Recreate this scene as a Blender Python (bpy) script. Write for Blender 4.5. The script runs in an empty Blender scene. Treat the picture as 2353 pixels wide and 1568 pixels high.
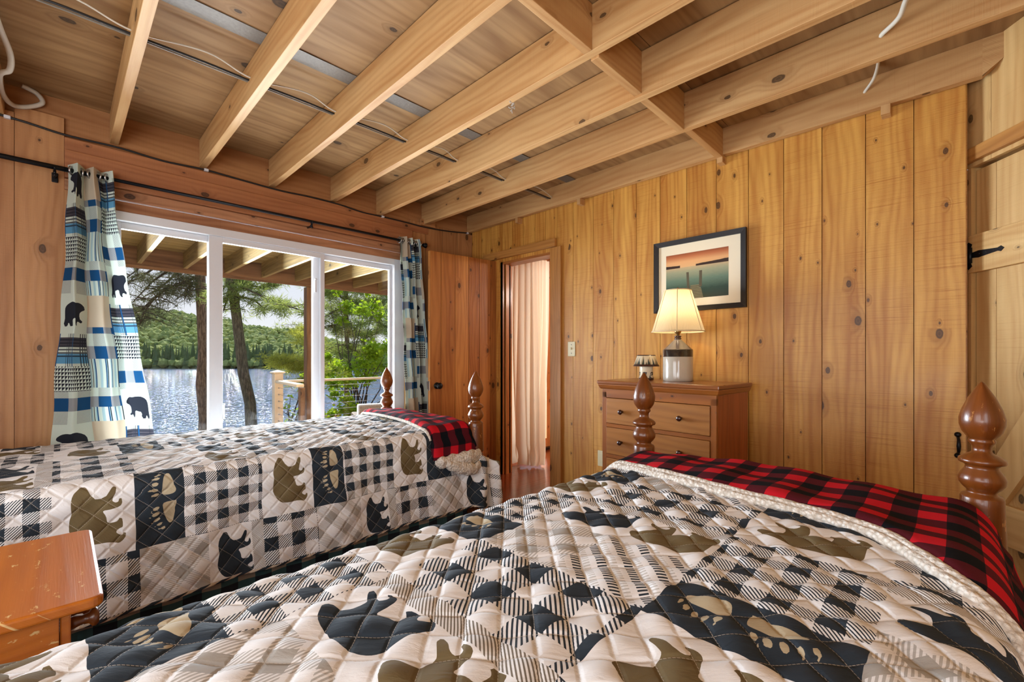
import bpy, bmesh, math, random
import numpy as np
from mathutils import Vector, Matrix
random.seed(7); np.random.seed(7)
SC = bpy.context.scene
COL = SC.collection
R = math.radians
PI = math.pi

# ------------------------------------------------------------------ camera
CAM = Vector((-2.836, -3.35, 1.07))
FPX, CX, HY = 1026.0, 1176.5, 821.0
YAW = R(44.65)
FW = Vector((math.cos(YAW), math.sin(YAW), 0)); RT = Vector((FW.y, -FW.x, 0))
cd = bpy.data.cameras.new('camera'); co = bpy.data.objects.new('camera', cd); COL.objects.link(co)
co.location = CAM; co.rotation_euler = (PI/2, 0, YAW - PI/2)
cd.sensor_width = 36; cd.lens = FPX/2353*36; cd.shift_y = (HY-784)/2353
cd.clip_start = .02; cd.clip_end = 3000
SC.camera = co
SC.cycles.max_bounces = 9
SC.view_settings.view_transform = 'Standard'; SC.view_settings.look = 'None'
SC.view_settings.gamma = 1; SC.view_settings.use_curve_mapping = False
SC.view_settings.exposure = 0.47

def along(u, v, depth):
    """a surveyed point: where the sight line through (u, v) stands at a given depth"""
    return CAM + (FW + RT*((u-CX)/FPX) + Vector((0, 0, -(v-HY)/FPX)))*depth

# ------------------------------------------------------------------ shader helper
class NT:
    def __init__(s, name):
        s.mat = bpy.data.materials.new(name); s.mat.use_nodes = True
        s.t = s.mat.node_tree; s.t.nodes.clear()
        s.out = s.t.nodes.new('ShaderNodeOutputMaterial')
    def n(s, typ, **kw):
        nd = s.t.nodes.new('ShaderNode'+typ)
        for k, v in kw.items(): setattr(nd, k, v)
        return nd
    def put(s, sock, v):
        if v is None: return
        if isinstance(v, bpy.types.NodeSocket): s.t.links.new(v, sock)
        else:
            if sock.type == 'RGBA' and len(v) == 3: v = (*v, 1)
            sock.default_value = v
    def m(s, op, a, b=None, c=None, clamp=False):
        nd = s.n('Math', operation=op, use_clamp=clamp)
        for i, x in enumerate((a, b, c)): s.put(nd.inputs[i], x)
        return nd.outputs[0]
    def add(s, a, b): return s.m('ADD', a, b)
    def mul(s, a, b): return s.m('MULTIPLY', a, b)
    def sub(s, a, b): return s.m('SUBTRACT', a, b)
    def gt(s, a, b): return s.m('GREATER_THAN', a, b)
    def lt(s, a, b): return s.m('LESS_THAN', a, b)
    def mx(s, a, b): return s.m('MAXIMUM', a, b)
    def mod(s, a, b): return s.m('FLOORED_MODULO', a, b)
    def step(s, x, a, b):
        nd = s.n('MapRange', interpolation_type='SMOOTHSTEP', clamp=True)
        s.put(nd.inputs[0], x); nd.inputs[1].default_value = a; nd.inputs[2].default_value = b
        return nd.outputs[0]
    def mix(s, f, a, b, mode='MIX'):
        nd = s.n('Mix', data_type='RGBA', blend_type=mode, clamp_factor=True)
        s.put(nd.inputs[0], f); s.put(nd.inputs[6], a); s.put(nd.inputs[7], b)
        return nd.outputs[2]
    def sep(s, v):
        nd = s.n('SeparateXYZ'); s.put(nd.inputs[0], v); return nd.outputs
    def comb(s, x=0., y=0., z=0.):
        nd = s.n('CombineXYZ')
        for i, q in enumerate((x, y, z)): s.put(nd.inputs[i], q)
        return nd.outputs[0]
    def noise(s, vec, scale=1., detail=3., rough=.55, dist=0., color=False):
        nd = s.n('TexNoise'); s.put(nd.inputs['Vector'], vec)
        for k, q in (('Scale', scale), ('Detail', detail), ('Roughness', rough), ('Distortion', dist)): s.put(nd.inputs[k], q)
        return nd.outputs['Color' if color else 'Fac']
    def vor(s, vec, scale=1., feature='F1', rnd=1., dims='3D'):
        nd = s.n('TexVoronoi', feature=feature, voronoi_dimensions=dims); s.put(nd.inputs['Vector'], vec)
        nd.inputs['Scale'].default_value = scale; nd.inputs['Randomness'].default_value = rnd
        return nd.outputs
    def uv(s): return s.n('UVMap').outputs[0]
    def obj(s): return s.n('TexCoord').outputs['Object']
    def attr(s, name): return s.n('Attribute', attribute_name=name).outputs['Fac']
    def bump(s, h, dist=.001, strength=1., normal=None):
        nd = s.n('Bump'); s.put(nd.inputs['Height'], h); nd.inputs['Distance'].default_value = dist
        nd.inputs['Strength'].default_value = strength
        if normal is not None: s.put(nd.inputs['Normal'], normal)
        return nd.outputs[0]
    def ramp(s, f, stops):
        nd = s.n('ValToRGB'); s.put(nd.inputs[0], f); cr = nd.color_ramp
        while len(cr.elements) < len(stops): cr.elements.new(.5)
        for e, (p, c) in zip(cr.elements, stops): e.position = p; e.color = (*c, 1)
        return nd.outputs[0]
    def bsdf(s, color, rough=.5, normal=None, metal=0., spec=None, coat=0., trans=None, sheen=0., sub=0.):
        b = s.n('BsdfPrincipled'); s.put(b.inputs['Base Color'], color); s.put(b.inputs['Roughness'], rough)
        b.inputs['Metallic'].default_value = metal
        if spec is not None: b.inputs['Specular IOR Level'].default_value = spec
        if coat: b.inputs['Coat Weight'].default_value = coat; b.inputs['Coat Roughness'].default_value = .12
        if sheen: b.inputs['Sheen Weight'].default_value = sheen; b.inputs['Sheen Roughness'].default_value = .5
        if normal is not None: s.put(b.inputs['Normal'], normal)
        sh = b.outputs[0]
        if trans:
            tr = s.n('BsdfTranslucent'); s.put(tr.inputs[0], color)
            if normal is not None: s.put(tr.inputs[1], normal)
            ms = s.n('MixShader'); ms.inputs[0].default_value = trans
            s.t.links.new(sh, ms.inputs[1]); s.t.links.new(tr.outputs[0], ms.inputs[2]); sh = ms.outputs[0]
        s.t.links.new(sh, s.out.inputs[0]); s.b = b
        return s.mat

def srgb(r, g, b):
    f = lambda c: (c/12.92 if c <= .04045 else ((c+.055)/1.055)**2.4)
    return tuple(f(x/255.) for x in (r, g, b))

def plain(name, c, rough=.5, metal=0., spec=None, coat=0., nscale=60., namt=.12, bump=0., trans=None):
    s = NT(name); nz = s.noise(s.obj(), nscale, 3)
    col = s.mix(s.mul(nz, namt*2), c, tuple(x*.6 for x in c))
    return s.bsdf(col, rough, s.bump(nz, bump) if bump else None, metal, spec, coat, trans)

def wood(name, light, dark, rough=.5, knots=.3, saw=0., tone=.35, coat=0., grain=1., kscale=(7., 4.2), stain=None, scuff=None):
    """varnished or raw board: UV u runs across the grain, v along it, in metres"""
    s = NT(name); u, v, _ = s.sep(s.uv())
    kv = s.vor(s.comb(s.mul(u, kscale[0]), s.mul(v, kscale[1])), dims='2D')
    kr, kg, _b = s.sep(kv['Color'])
    kd = s.add(kv['Distance'], s.mul(s.sub(s.noise(s.comb(u, v), 40, 2), .5), .05))
    has = s.gt(kr, 1-knots)
    rad = s.add(.03, s.mul(s.mul(kg, s.mul(kg, kg)), .10))
    q = s.m('DIVIDE', kd, rad)
    halo = s.mul(has, s.step(q, 3.6, .7))
    core = s.mul(has, s.step(q, 1.05, .8))
    warp = s.noise(s.comb(s.mul(u, 5), s.mul(v, .8)), 1, 2)
    ph = s.add(s.add(s.mul(u, 170*grain), s.mul(warp, 34)), s.mul(halo, 9))
    ring = s.m('POWER', s.add(s.mul(s.m('SINE', ph), .5), .5), 1.6)
    broad = s.noise(s.comb(s.mul(u, 9), s.mul(v, .9)), 1, 3, .6)
    fine = s.noise(s.comb(s.mul(u, 300), s.mul(v, 7)), 1, 2)
    f = s.add(s.add(s.mul(ring, .26), s.mul(s.step(broad, .3, .72), .62)), s.mul(fine, .3))
    if saw:
        sw = s.noise(s.comb(s.mul(u, 2.5), s.mul(v, 260)), 1, 3, .6)
        swm = s.step(s.noise(s.comb(s.mul(u, 2), s.mul(v, 2.2)), 1, 2), .35, .6)
        f = s.add(f, s.mul(s.mul(s.step(sw, .55, .7), swm), saw))
    col = s.mix(f, light, dark)
    tn = s.attr('tone')
    col = s.mix(s.mul(tn, tone), col, s.mix(1., col, (.68, .56, .46), 'MULTIPLY'))
    deep = tuple(x*.22 for x in dark)
    col = s.mix(s.mul(halo, .45), col, tuple(x*.62 for x in dark))
    inner = s.mul(core, s.step(s.m('SINE', s.mul(q, 11)), -1.4, .9))
    col = s.mix(s.mul(core, .85), col, deep)
    col = s.mix(s.mul(inner, .6), col, tuple(x*.14 for x in dark))
    if stain is not None:
        st = s.step(s.noise(s.obj(), 2.1, 4, .6), .52, .72)
        col = s.mix(s.mul(st, .7), col, stain)
    if scuff is not None:
        sm = s.mul(s.step(s.noise(s.comb(s.mul(u, 60), s.mul(v, 22)), 1, 4, .7), .60, .65), s.step(s.noise(s.comb(s.mul(u, 7), s.mul(v, 5)), 1, 2), .45, .6))
        col = s.mix(sm, col, scuff)
    h = s.add(s.mul(fine, .5), s.mul(ring, .5))
    if saw: h = s.add(h, s.mul(sw, 1.3))
    rg = s.add(rough, s.mul(s.sub(broad, .5), .18))
    return s.bsdf(col, rg, s.bump(h, .0006), coat=coat)

# ------------------------------------------------------------------ mesh helpers
def tag(o, label=None, cat=None, group=None, kind=None):
    if label: o['label'] = label
    if cat: o['category'] = cat
    if group: o['group'] = group
    if kind: o['kind'] = kind
    return o

def empty(name, loc=(0, 0, 0), rz=0., label=None, cat=None, group=None):
    o = bpy.data.objects.new(name, None); COL.objects.link(o); o.location = loc; o.rotation_euler.z = rz
    o.empty_display_size = .1
    return tag(o, label, cat, group)

class MB:
    """mesh builder with a UV map in metres and a per-board 'tone'"""
    def __init__(s):
        s.bm = bmesh.new(); s.uvl = s.bm.loops.layers.uv.new('UVMap'); s.tn = s.bm.faces.layers.float.new('tone')
    def quad(s, pts, uvs=None, tone=0., mi=0):
        f = s.bm.faces.new([s.bm.verts.new(p) for p in pts])
        f[s.tn] = tone; f.material_index = mi
        if uvs:
            for l, q in zip(f.loops, uvs): l[s.uvl].uv = q
        return f
    def hexa(s, P, grain=2, tone=None, mi=0, bev=0.):
        """8 corners: bottom 4 ccw, top 4 ccw"""
        if tone is None: tone = random.random()
        vs = [s.bm.verts.new(p) for p in P]
        fs = [s.bm.faces.new([vs[i] for i in q]) for q in ((3, 2, 1, 0), (4, 5, 6, 7), (0, 1, 5, 4), (1, 2, 6, 5), (2, 3, 7, 6), (3, 0, 4, 7))]
        if bev:
            es = list({e for f in fs for e in f.edges})
            rs = bmesh.ops.bevel(s.bm, geom=es, offset=bev, segments=2, affect='EDGES', profile=.5)
            fs = list({f for v in rs['verts'] for f in v.link_faces} | {f for f in fs if f.is_valid})
        ou, ov = random.random()*9, random.random()*9
        ax = [Vector((1, 0, 0)), Vector((0, 1, 0)), Vector((0, 0, 1))]
        e = [Vector(P[1])-Vector(P[0]), Vector(P[3])-Vector(P[0]), Vector(P[4])-Vector(P[0])]
        e = [q.normalized() if q.length > 1e-6 else ax[i] for i, q in enumerate(e)]
        g = e[grain]; o1, o2 = e[(grain+1) % 3], e[(grain+2) % 3]
        for f in fs:
            f[s.tn] = tone; f.material_index = mi; f.normal_update()
            a, b = abs(f.normal.dot(o1)), abs(f.normal.dot(o2))
            end = abs(f.normal.dot(g)) > .8
            for l in f.loops:
                c = l.vert.co
                if end: l[s.uvl].uv = (c.dot(o1)+ou, c.dot(o2)*.3+ov)
                else: l[s.uvl].uv = (c.dot(o2 if a > b else o1)+ou, c.dot(g)+ov)
        return fs
    def box(s, lo, hi, grain=None, tone=None, mi=0, bev=0., M=None):
        (a, b, c), (d, e, f) = lo, hi
        if grain is None:
            q = (d-a, e-b, f-c); grain = q.index(max(q))
        P = [(a, b, c), (d, b, c), (d, e, c), (a, e, c), (a, b, f), (d, b, f), (d, e, f), (a, e, f)]
        if M is not None: P = [M @ Vector(p) for p in P]
        return s.hexa(P, grain, tone, mi, bev)
    def lathe(s, prof, seg=24, M=None, mi=0, caps=True, grainv=True):
        """prof: (r, z) pairs, revolved about z"""
        M = M or Matrix(); ou, ov = random.random()*5, random.random()*5
        rings = []
        for r, z in prof:
            rings.append([s.bm.verts.new(M @ Vector((r*math.cos(2*PI*i/seg), r*math.sin(2*PI*i/seg), z))) for i in range(seg)])
        rm = max(r for r, z in prof)
        for k in range(len(prof)-1):
            for i in range(seg):
                j = (i+1) % seg
                f = s.bm.faces.new((rings[k][i], rings[k][j], rings[k+1][j], rings[k+1][i])); f.material_index = mi; f.smooth = True
                us = (i, i+1, i+1, i); zs = (prof[k][1], prof[k][1], prof[k+1][1], prof[k+1][1])
                for l, uu, zz in zip(f.loops, us, zs): l[s.uvl].uv = (uu*2*PI*rm/seg+ou, zz+ov)
        if caps:
            for rg, fl in ((rings[0], True), (rings[-1], False)):
                f = s.bm.faces.new(list(reversed(rg)) if fl else rg); f.material_index = mi
                for l in f.loops: l[s.uvl].uv = (l.vert.co.x+ou, l.vert.co.y+ov)
    def tube(s, pts, rad, seg=8, mi=0, caps=True):
        pts = [Vector(p) for p in pts]; n = len(pts)
        rad = rad if isinstance(rad, (list, tuple)) else [rad]*n
        rings = []; up = Vector((0, 0, 1)); L = 0.; Ls = []
        prev = None
        for i, p in enumerate(pts):
            d = (pts[min(i+1, n-1)]-pts[max(i-1, 0)]).normalized()
            if prev is None:
                a = d.cross(up if abs(d.z) < .9 else Vector((1, 0, 0))).normalized()
            else:
                a = (prev - d*prev.dot(d)).normalized()
            prev = a; b = d.cross(a)
            if i: L += (p-pts[i-1]).length
            Ls.append(L)
            rings.append([s.bm.verts.new(p+(a*math.cos(2*PI*k/seg)+b*math.sin(2*PI*k/seg))*rad[i]) for k in range(seg)])
        for i in range(n-1):
            for k in range(seg):
                j = (k+1) % seg
                f = s.bm.faces.new((rings[i][k], rings[i][j], rings[i+1][j], rings[i+1][k])); f.smooth = True; f.material_index = mi
                for l, q in zip(f.loops, ((k, Ls[i]), (k+1, Ls[i]), (k+1, Ls[i+1]), (k, Ls[i+1]))):
                    l[s.uvl].uv = (q[0]*2*PI*max(rad)/seg, q[1])
        if caps:
            for rg, fl in ((rings[0], True), (rings[-1], False)):
                f = s.bm.faces.new(list(reversed(rg)) if fl else rg); f.material_index = mi
    def prism(s, poly, M, d, mi=0):
        """poly in local xy, extruded along local z by d, placed by matrix M"""
        a = [s.bm.verts.new(M @ Vector((x, y, 0))) for x, y in poly]; b = [s.bm.verts.new(M @ Vector((x, y, d))) for x, y in poly]
        fs = [s.bm.faces.new(b), s.bm.faces.new(list(reversed(a)))]
        for i in range(len(poly)):
            j = (i+1) % len(poly); fs.append(s.bm.faces.new((a[i], a[j], b[j], b[i])))
        for f in fs:
            f.material_index = mi
            for l in f.loops: l[s.uvl].uv = (l.vert.co.x+l.vert.co.y, l.vert.co.z)
    def sphere(s, c, r, seg=12, sc=(1, 1, 1), mi=0):
        M = Matrix.Translation(c) @ Matrix.Diagonal((*sc, 1))
        prof = [(max(r*math.sin(PI*k/(seg//2)), 1e-5), -r*math.cos(PI*k/(seg//2))) for k in range(seg//2+1)]
        s.lathe(prof, seg, M, mi, caps=False)
    def build(s, name, mats, parent=None, smooth=False, fix=True):
        if fix: bmesh.ops.recalc_face_normals(s.bm, faces=s.bm.faces[:])
        me = bpy.data.meshes.new(name); s.bm.to_mesh(me); s.bm.free()
        for m in (mats if isinstance(mats, (list, tuple)) else [mats]): me.materials.append(m)
        if smooth:
            for p in me.polygons: p.use_smooth = True
        o = bpy.data.objects.new(name, me); COL.objects.link(o)
        if parent: o.parent = parent
        return o

def grid_obj(name, P, UV, mats, mi=None, attrs=None, parent=None, keep=None, flip=False):
    """P (n,m,3), UV (n,m,2); mi (n-1,m-1) material index; attrs name->(n,m)"""
    n, m = P.shape[:2]
    idx = np.arange(n*m).reshape(n, m)
    q = np.stack([idx[:-1, :-1], idx[1:, :-1], idx[1:, 1:], idx[:-1, 1:]], -1).reshape(-1, 4)
    if flip: q = q[:, ::-1]
    sel = np.ones(len(q), bool) if keep is None else keep.reshape(-1)
    q = q[sel]
    me = bpy.data.meshes.new(name)
    me.vertices.add(n*m); me.vertices.foreach_set('co', P.reshape(-1).astype(np.float32))
    me.loops.add(len(q)*4); me.loops.foreach_set('vertex_index', q.reshape(-1).astype(np.int32))
    me.polygons.add(len(q)); me.polygons.foreach_set('loop_start', np.arange(0, len(q)*4, 4, dtype=np.int32))
    if mi is not None: me.polygons.foreach_set('material_index', mi.reshape(-1)[sel].astype(np.int32))
    me.polygons.foreach_set('use_smooth', np.ones(len(q), bool))
    me.update(calc_edges=True)
    ul = me.uv_layers.new(name='UVMap'); ul.data.foreach_set('uv', UV.reshape(-1, 2)[q.reshape(-1)].reshape(-1).astype(np.float32))
    for k, a in (attrs or {}).items():
        at = me.attributes.new(k, 'FLOAT', 'POINT'); at.data.foreach_set('value', a.reshape(-1).astype(np.float32))
    me.validate()
    for mt in mats: me.materials.append(mt)
    o = bpy.data.objects.new(name, me); COL.objects.link(o)
    if parent: o.parent = parent
    return o

def sdf(px, py, poly):
    """signed distance (inside negative) of points to a closed outline"""
    A = np.array(poly, float); B = np.roll(A, -1, 0)
    d = np.full(px.shape, 1e9); ins = np.zeros(px.shape, bool)
    for (ax, ay), (bx, by) in zip(A, B):
        ex, ey = bx-ax, by-ay; wx, wy = px-ax, py-ay
        t = np.clip((wx*ex+wy*ey)/(ex*ex+ey*ey+1e-12), 0, 1)
        d = np.minimum(d, np.hypot(wx-t*ex, wy-t*ey))
        c = (ay > py) != (by > py)
        with np.errstate(divide='ignore', invalid='ignore'):
            ins ^= c & (px < (bx-ax)*(py-ay)/(by-ay if by != ay else 1e-12)+ax)
    return np.where(ins, -d, d)

def ellipse(cx, cy, rx, ry, n=14, rot=0.):
    c, s_ = math.cos(rot), math.sin(rot)
    return [(cx+rx*math.cos(2*PI*i/n)*c-ry*math.sin(2*PI*i/n)*s_, cy+rx*math.cos(2*PI*i/n)*s_+ry*math.sin(2*PI*i/n)*c) for i in range(n)]

def smooth(x): x = np.clip(x, 0, 1); return x*x*(3-2*x)
# ------------------------------------------------------------------ materials
W_PANEL = wood('lamp_wall_pine', srgb(230, 178, 88), srgb(178, 114, 40), .42, .5, saw=.7, tone=.5, coat=.08, kscale=(8., 4.6))
W_BACK = wood('window_wall_pine', srgb(196, 146, 96), srgb(158, 106, 62), .5, .4, saw=.08, tone=.45)
W_HEAD = wood('header_boards', srgb(184, 124, 80), srgb(146, 90, 54), .55, .2, saw=.1, tone=.4)
W_SIDING = wood('rough_siding', srgb(196, 144, 104), srgb(140, 92, 60), .7, .4, saw=.15, tone=.5)
W_JOIST = wood('joist_pine', srgb(220, 182, 126), srgb(184, 134, 78), .62, .4, saw=.12, tone=.5, kscale=(6, 3.4))
W_PLY = wood('plywood_underside', srgb(184, 148, 98), srgb(138, 102, 60), .75, .3, tone=.45, grain=.6, kscale=(5, 3.5))
W_DOOR = wood('door_planks', srgb(208, 146, 78), srgb(154, 90, 38), .42, .5, tone=.9, coat=.1)
W_DOORLIGHT = wood('closet_planks', srgb(228, 194, 132), srgb(194, 150, 88), .5, .4, saw=.3, tone=.35)
W_HALL = wood('hall_pine', srgb(224, 164, 104), srgb(186, 122, 66), .45, .3, tone=.3, coat=.1)
W_FLOOR = wood('floor_boards', srgb(150, 72, 34), srgb(104, 44, 20), .2, .05, tone=.5, coat=.5)
W_BED = wood('bed_maple', srgb(136, 74, 26), srgb(92, 46, 14), .3, .0, tone=.2, coat=.25, grain=.5, scuff=srgb(196, 140, 80))
W_DRESS = wood('dresser_front', srgb(178, 108, 44), srgb(130, 72, 28), .36, .06, tone=.3, coat=.25, scuff=srgb(104, 84, 58))
W_DRAWER = wood('dresser_drawer', srgb(184, 124, 58), srgb(146, 92, 38), .4, .06, tone=.3, coat=.2)
W_DSIDE = wood('dresser_side', srgb(176, 92, 40), srgb(136, 66, 26), .34, .0, tone=.2, coat=.25)
W_DTOP = wood('dresser_top', srgb(160, 96, 46), srgb(120, 66, 28), .3, .0, tone=.2, coat=.4)
W_NIGHT = wood('nightstand_top', srgb(202, 118, 36), srgb(170, 90, 22), .36, .0, tone=.2, coat=.1, scuff=srgb(226, 190, 130))
W_KNOB = plain('dark_knob_wood', srgb(58, 28, 20), .22, coat=.5)
W_DECK = wood('deck_lumber', srgb(146, 124, 76), srgb(96, 78, 44), .8, .2, tone=.5, saw=.1)
W_POST = wood('porch_post_wood', srgb(128, 98, 68), srgb(72, 48, 30), .8, .1, tone=.3, grain=.5)
M_BLACK = plain('black_metal', (.012, .013, .016), .38, .6)
M_WHITE = plain('white_vinyl', srgb(214, 216, 220), .35, namt=.03)
M_CREAM = plain('cream_composite', srgb(226, 208, 176), .5, namt=.05)
M_IVORY = plain('ivory_plastic', srgb(224, 216, 178), .35, namt=.04)
M_CABLE_B = plain('black_cable', (.012, .012, .012), .5)
M_CABLE_W = plain('white_cable', srgb(214, 208, 192), .5)
M_CABLE_G = plain('grey_cable', srgb(130, 124, 112), .4)
M_STEEL = plain('steel', (.5, .5, .5), .3, 1.)
M_BRASS = plain('brass', (.6, .42, .16), .3, 1.)
M_TAPE = plain('grey_strip', srgb(122, 114, 104), .55, .3, nscale=90, namt=.5, bump=.001)

def glass_mat():
    s = NT('window_glass'); tr = s.n('BsdfTransparent'); gl = s.n('BsdfGlossy'); gl.inputs['Roughness'].default_value = .02
    fr = s.n('Fresnel'); fr.inputs[0].default_value = 1.35
    ms = s.n('MixShader'); s.t.links.new(s.mul(fr.outputs[0], .6), ms.inputs[0])
    s.t.links.new(tr.outputs[0], ms.inputs[1]); s.t.links.new(gl.outputs[0], ms.inputs[2]); s.t.links.new(ms.outputs[0], s.out.inputs[0])
    return s.mat
M_GLASS = glass_mat()

# quilt print -------------------------------------------------------
OFFW = srgb(236, 237, 238); CHAR = srgb(42, 52, 62); OLIV = srgb(112, 98, 68); TANP = srgb(188, 176, 148)
QCELL = .05*math.sqrt(2)
def quilt_mat(kind):
    s = NT('quilt_'+kind); u, v, _ = s.sep(s.uv())
    def checks(cu, cv, c):
        a = s.mod(s.m('FLOOR', s.m('DIVIDE', cu, c)), 2.); b = s.mod(s.m('FLOOR', s.m('DIVIDE', cv, c)), 2.)
        t = s.add(a, b)
        return s.gt(t, 1.5), s.mul(s.gt(t, .5), s.lt(t, 1.5))
    def stripes(x, p, w=.5): return s.lt(s.m('FRACT', s.m('DIVIDE', x, p)), w)
    if kind == 'bear':
        col = s.mix(s.lt(s.attr('s_olive'), 0.), OFFW, OLIV); col = s.mix(s.lt(s.attr('s_dark'), 0.), col, CHAR)
    elif kind == 'paw':
        col = s.mix(s.lt(s.attr('s_tan'), 0.), CHAR, TANP)
    elif kind == 'check':
        dk, st = checks(u, v, .036); f = s.mx(dk, s.mul(st, stripes(s.add(u, v), .0075, .44)))
        col = s.mix(f, OFFW, CHAR)
    elif kind == 'bold':
        dk, st = checks(u, v, .0525); f = s.mx(dk, s.mul(st, stripes(s.add(u, s.mul(v, 1.1)), .0105, .44)))
        col = s.mix(f, OFFW, CHAR)
    elif kind == 'grey':
        a = s.mul(s.add(u, v), .7071); b = s.mul(s.sub(u, v), .7071)
        dk, st = checks(a, b, .042); f = s.add(s.mul(dk, .72), s.mul(st, s.mul(stripes(v, .006, .5), .6)))
        col = s.mix(f, OFFW, srgb(138, 134, 124))
    elif kind == 'hatch':
        a = s.mul(s.add(u, v), .7071); b = s.mul(s.sub(u, v), .7071)
        bd = stripes(a, .048, .34); f = s.mul(bd, stripes(b, .0075, .5))
        f2 = s.mul(stripes(s.add(a, .024), .048, .26), stripes(b, .0075, .4))
        col = s.mix(f, OFFW, CHAR); col = s.mix(s.mul(f2, .5), col, srgb(140, 132, 112))
    elif kind == 'thin':
        col = s.mix(stripes(s.add(u, s.mul(v, .8)), .0062, .45), OFFW, srgb(120, 112, 100))
    elif kind == 'bind':
        col = s.mix(stripes(s.add(u, s.mul(v, 3)), .07, .5), srgb(206, 190, 168), CHAR)
    # cloth relief: stitched diamonds, puckers and weave
    a = s.m('DIVIDE', s.add(u, v), QCELL); b = s.m('DIVIDE', s.sub(u, v), QCELL)
    da = s.m('ABSOLUTE', s.sub(s.m('FRACT', a), .5)); db = s.m('ABSOLUTE', s.sub(s.m('FRACT', b), .5))
    e = s.m('MINIMUM', s.sub(.5, da), s.sub(.5, db))
    puff = s.step(e, 0., .16)
    line = s.mul(s.lt(e, .011), s.gt(s.m('FRACT', s.mul(s.add(a, b), 9.)), .25))
    col = s.mix(s.mul(line, .6), col, srgb(214, 206, 192))
    wr = s.noise(s.comb(s.mul(s.add(u, v), 14), s.mul(s.sub(u, v), 40)), 1, 4, .6, .4)
    wv = s.noise(s.comb(u, v), 900, 1)
    nrm = s.bump(s.add(s.mul(puff, .8), s.mul(wr, 1.)), .0036, .7)
    nrm = s.bump(wv, .0003, .5, nrm)
    col = s.mix(s.mul(s.noise(s.comb(u, v), 160, 3), .22), col, s.mix(1., col, (.72, .7, .68), 'MULTIPLY'))
    return s.bsdf(col, .85, nrm, spec=.25)
Q_KINDS = ['bear', 'paw', 'check', 'bold', 'grey', 'hatch', 'thin', 'bind']
Q_MATS = [quilt_mat(k) for k in Q_KINDS]

# curtain print ------------------------------------------------------
CW = srgb(212, 226, 214); CB = srgb(26, 78, 124); CT = srgb(206, 192, 168); CG = srgb(128, 138, 146); CK = srgb(40, 44, 54); CLB = srgb(96, 158, 196)
def curtain_mat(kind):
    s = NT('curtain_'+kind); u, v, _ = s.sep(s.uv())
    fr = lambda x, p: s.m('FRACT', s.m('DIVIDE', x, p))
    st = lambda x, p, w=.5: s.lt(fr(x, p), w)
    if kind == 'bear': col = s.mix(s.lt(s.attr('s_dark'), 0.), CW, CK)
    elif kind == 'tan': col = s.mix(0., CT, CT)
    elif kind == 'blue':
        a = st(u, .13); b = st(v, .104); tw = s.mul(st(s.add(u, v), .006), .85)
        col = s.mix(b, s.mix(a, CW, s.mix(tw, CW, srgb(120, 120, 126))), s.mix(a, s.mix(tw, CG, srgb(176, 176, 174)), CB))
    elif kind == 'stripe':
        col = s.mix(st(u, .034, .36), CW, srgb(168, 200, 206)); col = s.mix(st(s.add(u, .012), .052, .13), col, CB); col = s.mix(st(s.add(u, .03), .085, .08), col, CK)
    elif kind == 'plaid':
        col = s.mix(st(s.add(v, .02), .13, .3), CW, CLB); col = s.mix(st(s.add(v, .085), .13, .28), col, srgb(74, 72, 80))
        ln = s.mul(s.mx(st(v, .013, .42), 0.), s.gt(fr(v, .13), .38)); l2 = s.mul(st(u, .013, .4), s.gt(fr(u, .1), .55))
        col = s.mix(s.mul(s.mx(ln, l2), .92), col, CK); col = s.mix(st(u, .1, .07), col, CB)
    elif kind == 'hound':
        c = .0075
        a = s.mod(s.m('FLOOR', s.m('DIVIDE', u, c)), 2.); b = s.mod(s.m('FLOOR', s.m('DIVIDE', v, c)), 2.)
        d = s.gt(fr(s.add(u, v), c*2), .5); t = s.add(a, b)
        f = s.mx(s.gt(t, 1.5), s.mul(s.mul(s.gt(t, .5), s.lt(t, 1.5)), d))
        col = s.mix(f, CW, CK)
    wv = s.noise(s.comb(u, v), 700, 1)
    return s.bsdf(col, .8, s.bump(wv, .0002, .5), spec=.2, trans=.26)
C_KINDS = ['bear', 'tan', 'blue', 'stripe', 'plaid', 'hound']
C_MATS = [curtain_mat(k) for k in C_KINDS]

def buffalo(name, c):
    s = NT(name); u, v, _ = s.sep(s.uv())
    a = s.mod(s.m('FLOOR', s.m('DIVIDE', u, c)), 2.); b = s.mod(s.m('FLOOR', s.m('DIVIDE', v, c)), 2.); t = s.add(a, b)
    col = s.mix(s.gt(t, .5), srgb(206, 30, 44), srgb(88, 26, 36)); col = s.mix(s.gt(t, 1.5), col, srgb(20, 22, 28))
    nz = s.noise(s.comb(u, v), 420, 3, .7)
    col = s.mix(s.mul(nz, .35), col, s.mix(1., col, (.5, .5, .5), 'MULTIPLY'))
    return s.bsdf(col, .95, s.bump(nz, .0012, .6), spec=.1)
M_PLAID = buffalo('red_buffalo_fleece', .05)
def sherpa_mat():
    s = NT('sherpa'); c = s.obj(); w = s.vor(c, 95.)['Distance']; n2 = s.noise(c, 210, 3, .7)
    h = s.add(s.mul(s.m('POWER', w, .7), -1.), s.mul(n2, .5))
    col = s.mix(s.step(w, .25, .75), srgb(240, 234, 224), srgb(206, 196, 182))
    return s.bsdf(col, .95, s.bump(h, .006, 1.), spec=.1)
M_SHERPA = sherpa_mat()
def skirt_mat():
    s = NT('plaid_bedskirt'); u, v, _ = s.sep(s.uv())
    a = s.lt(s.m('FRACT', s.m('DIVIDE', u, .12)), .5); b = s.lt(s.m('FRACT', s.m('DIVIDE', v, .12)), .5); t = s.add(a, b)
    col = s.mix(s.gt(t, .5), srgb(150, 138, 120), srgb(50, 84, 86)); col = s.mix(s.gt(t, 1.5), col, srgb(18, 28, 38))
    return s.bsdf(col, .9)
M_SKIRT = skirt_mat()
M_MATT = plain('mattress_cloth', srgb(190, 186, 178), .9)
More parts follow.
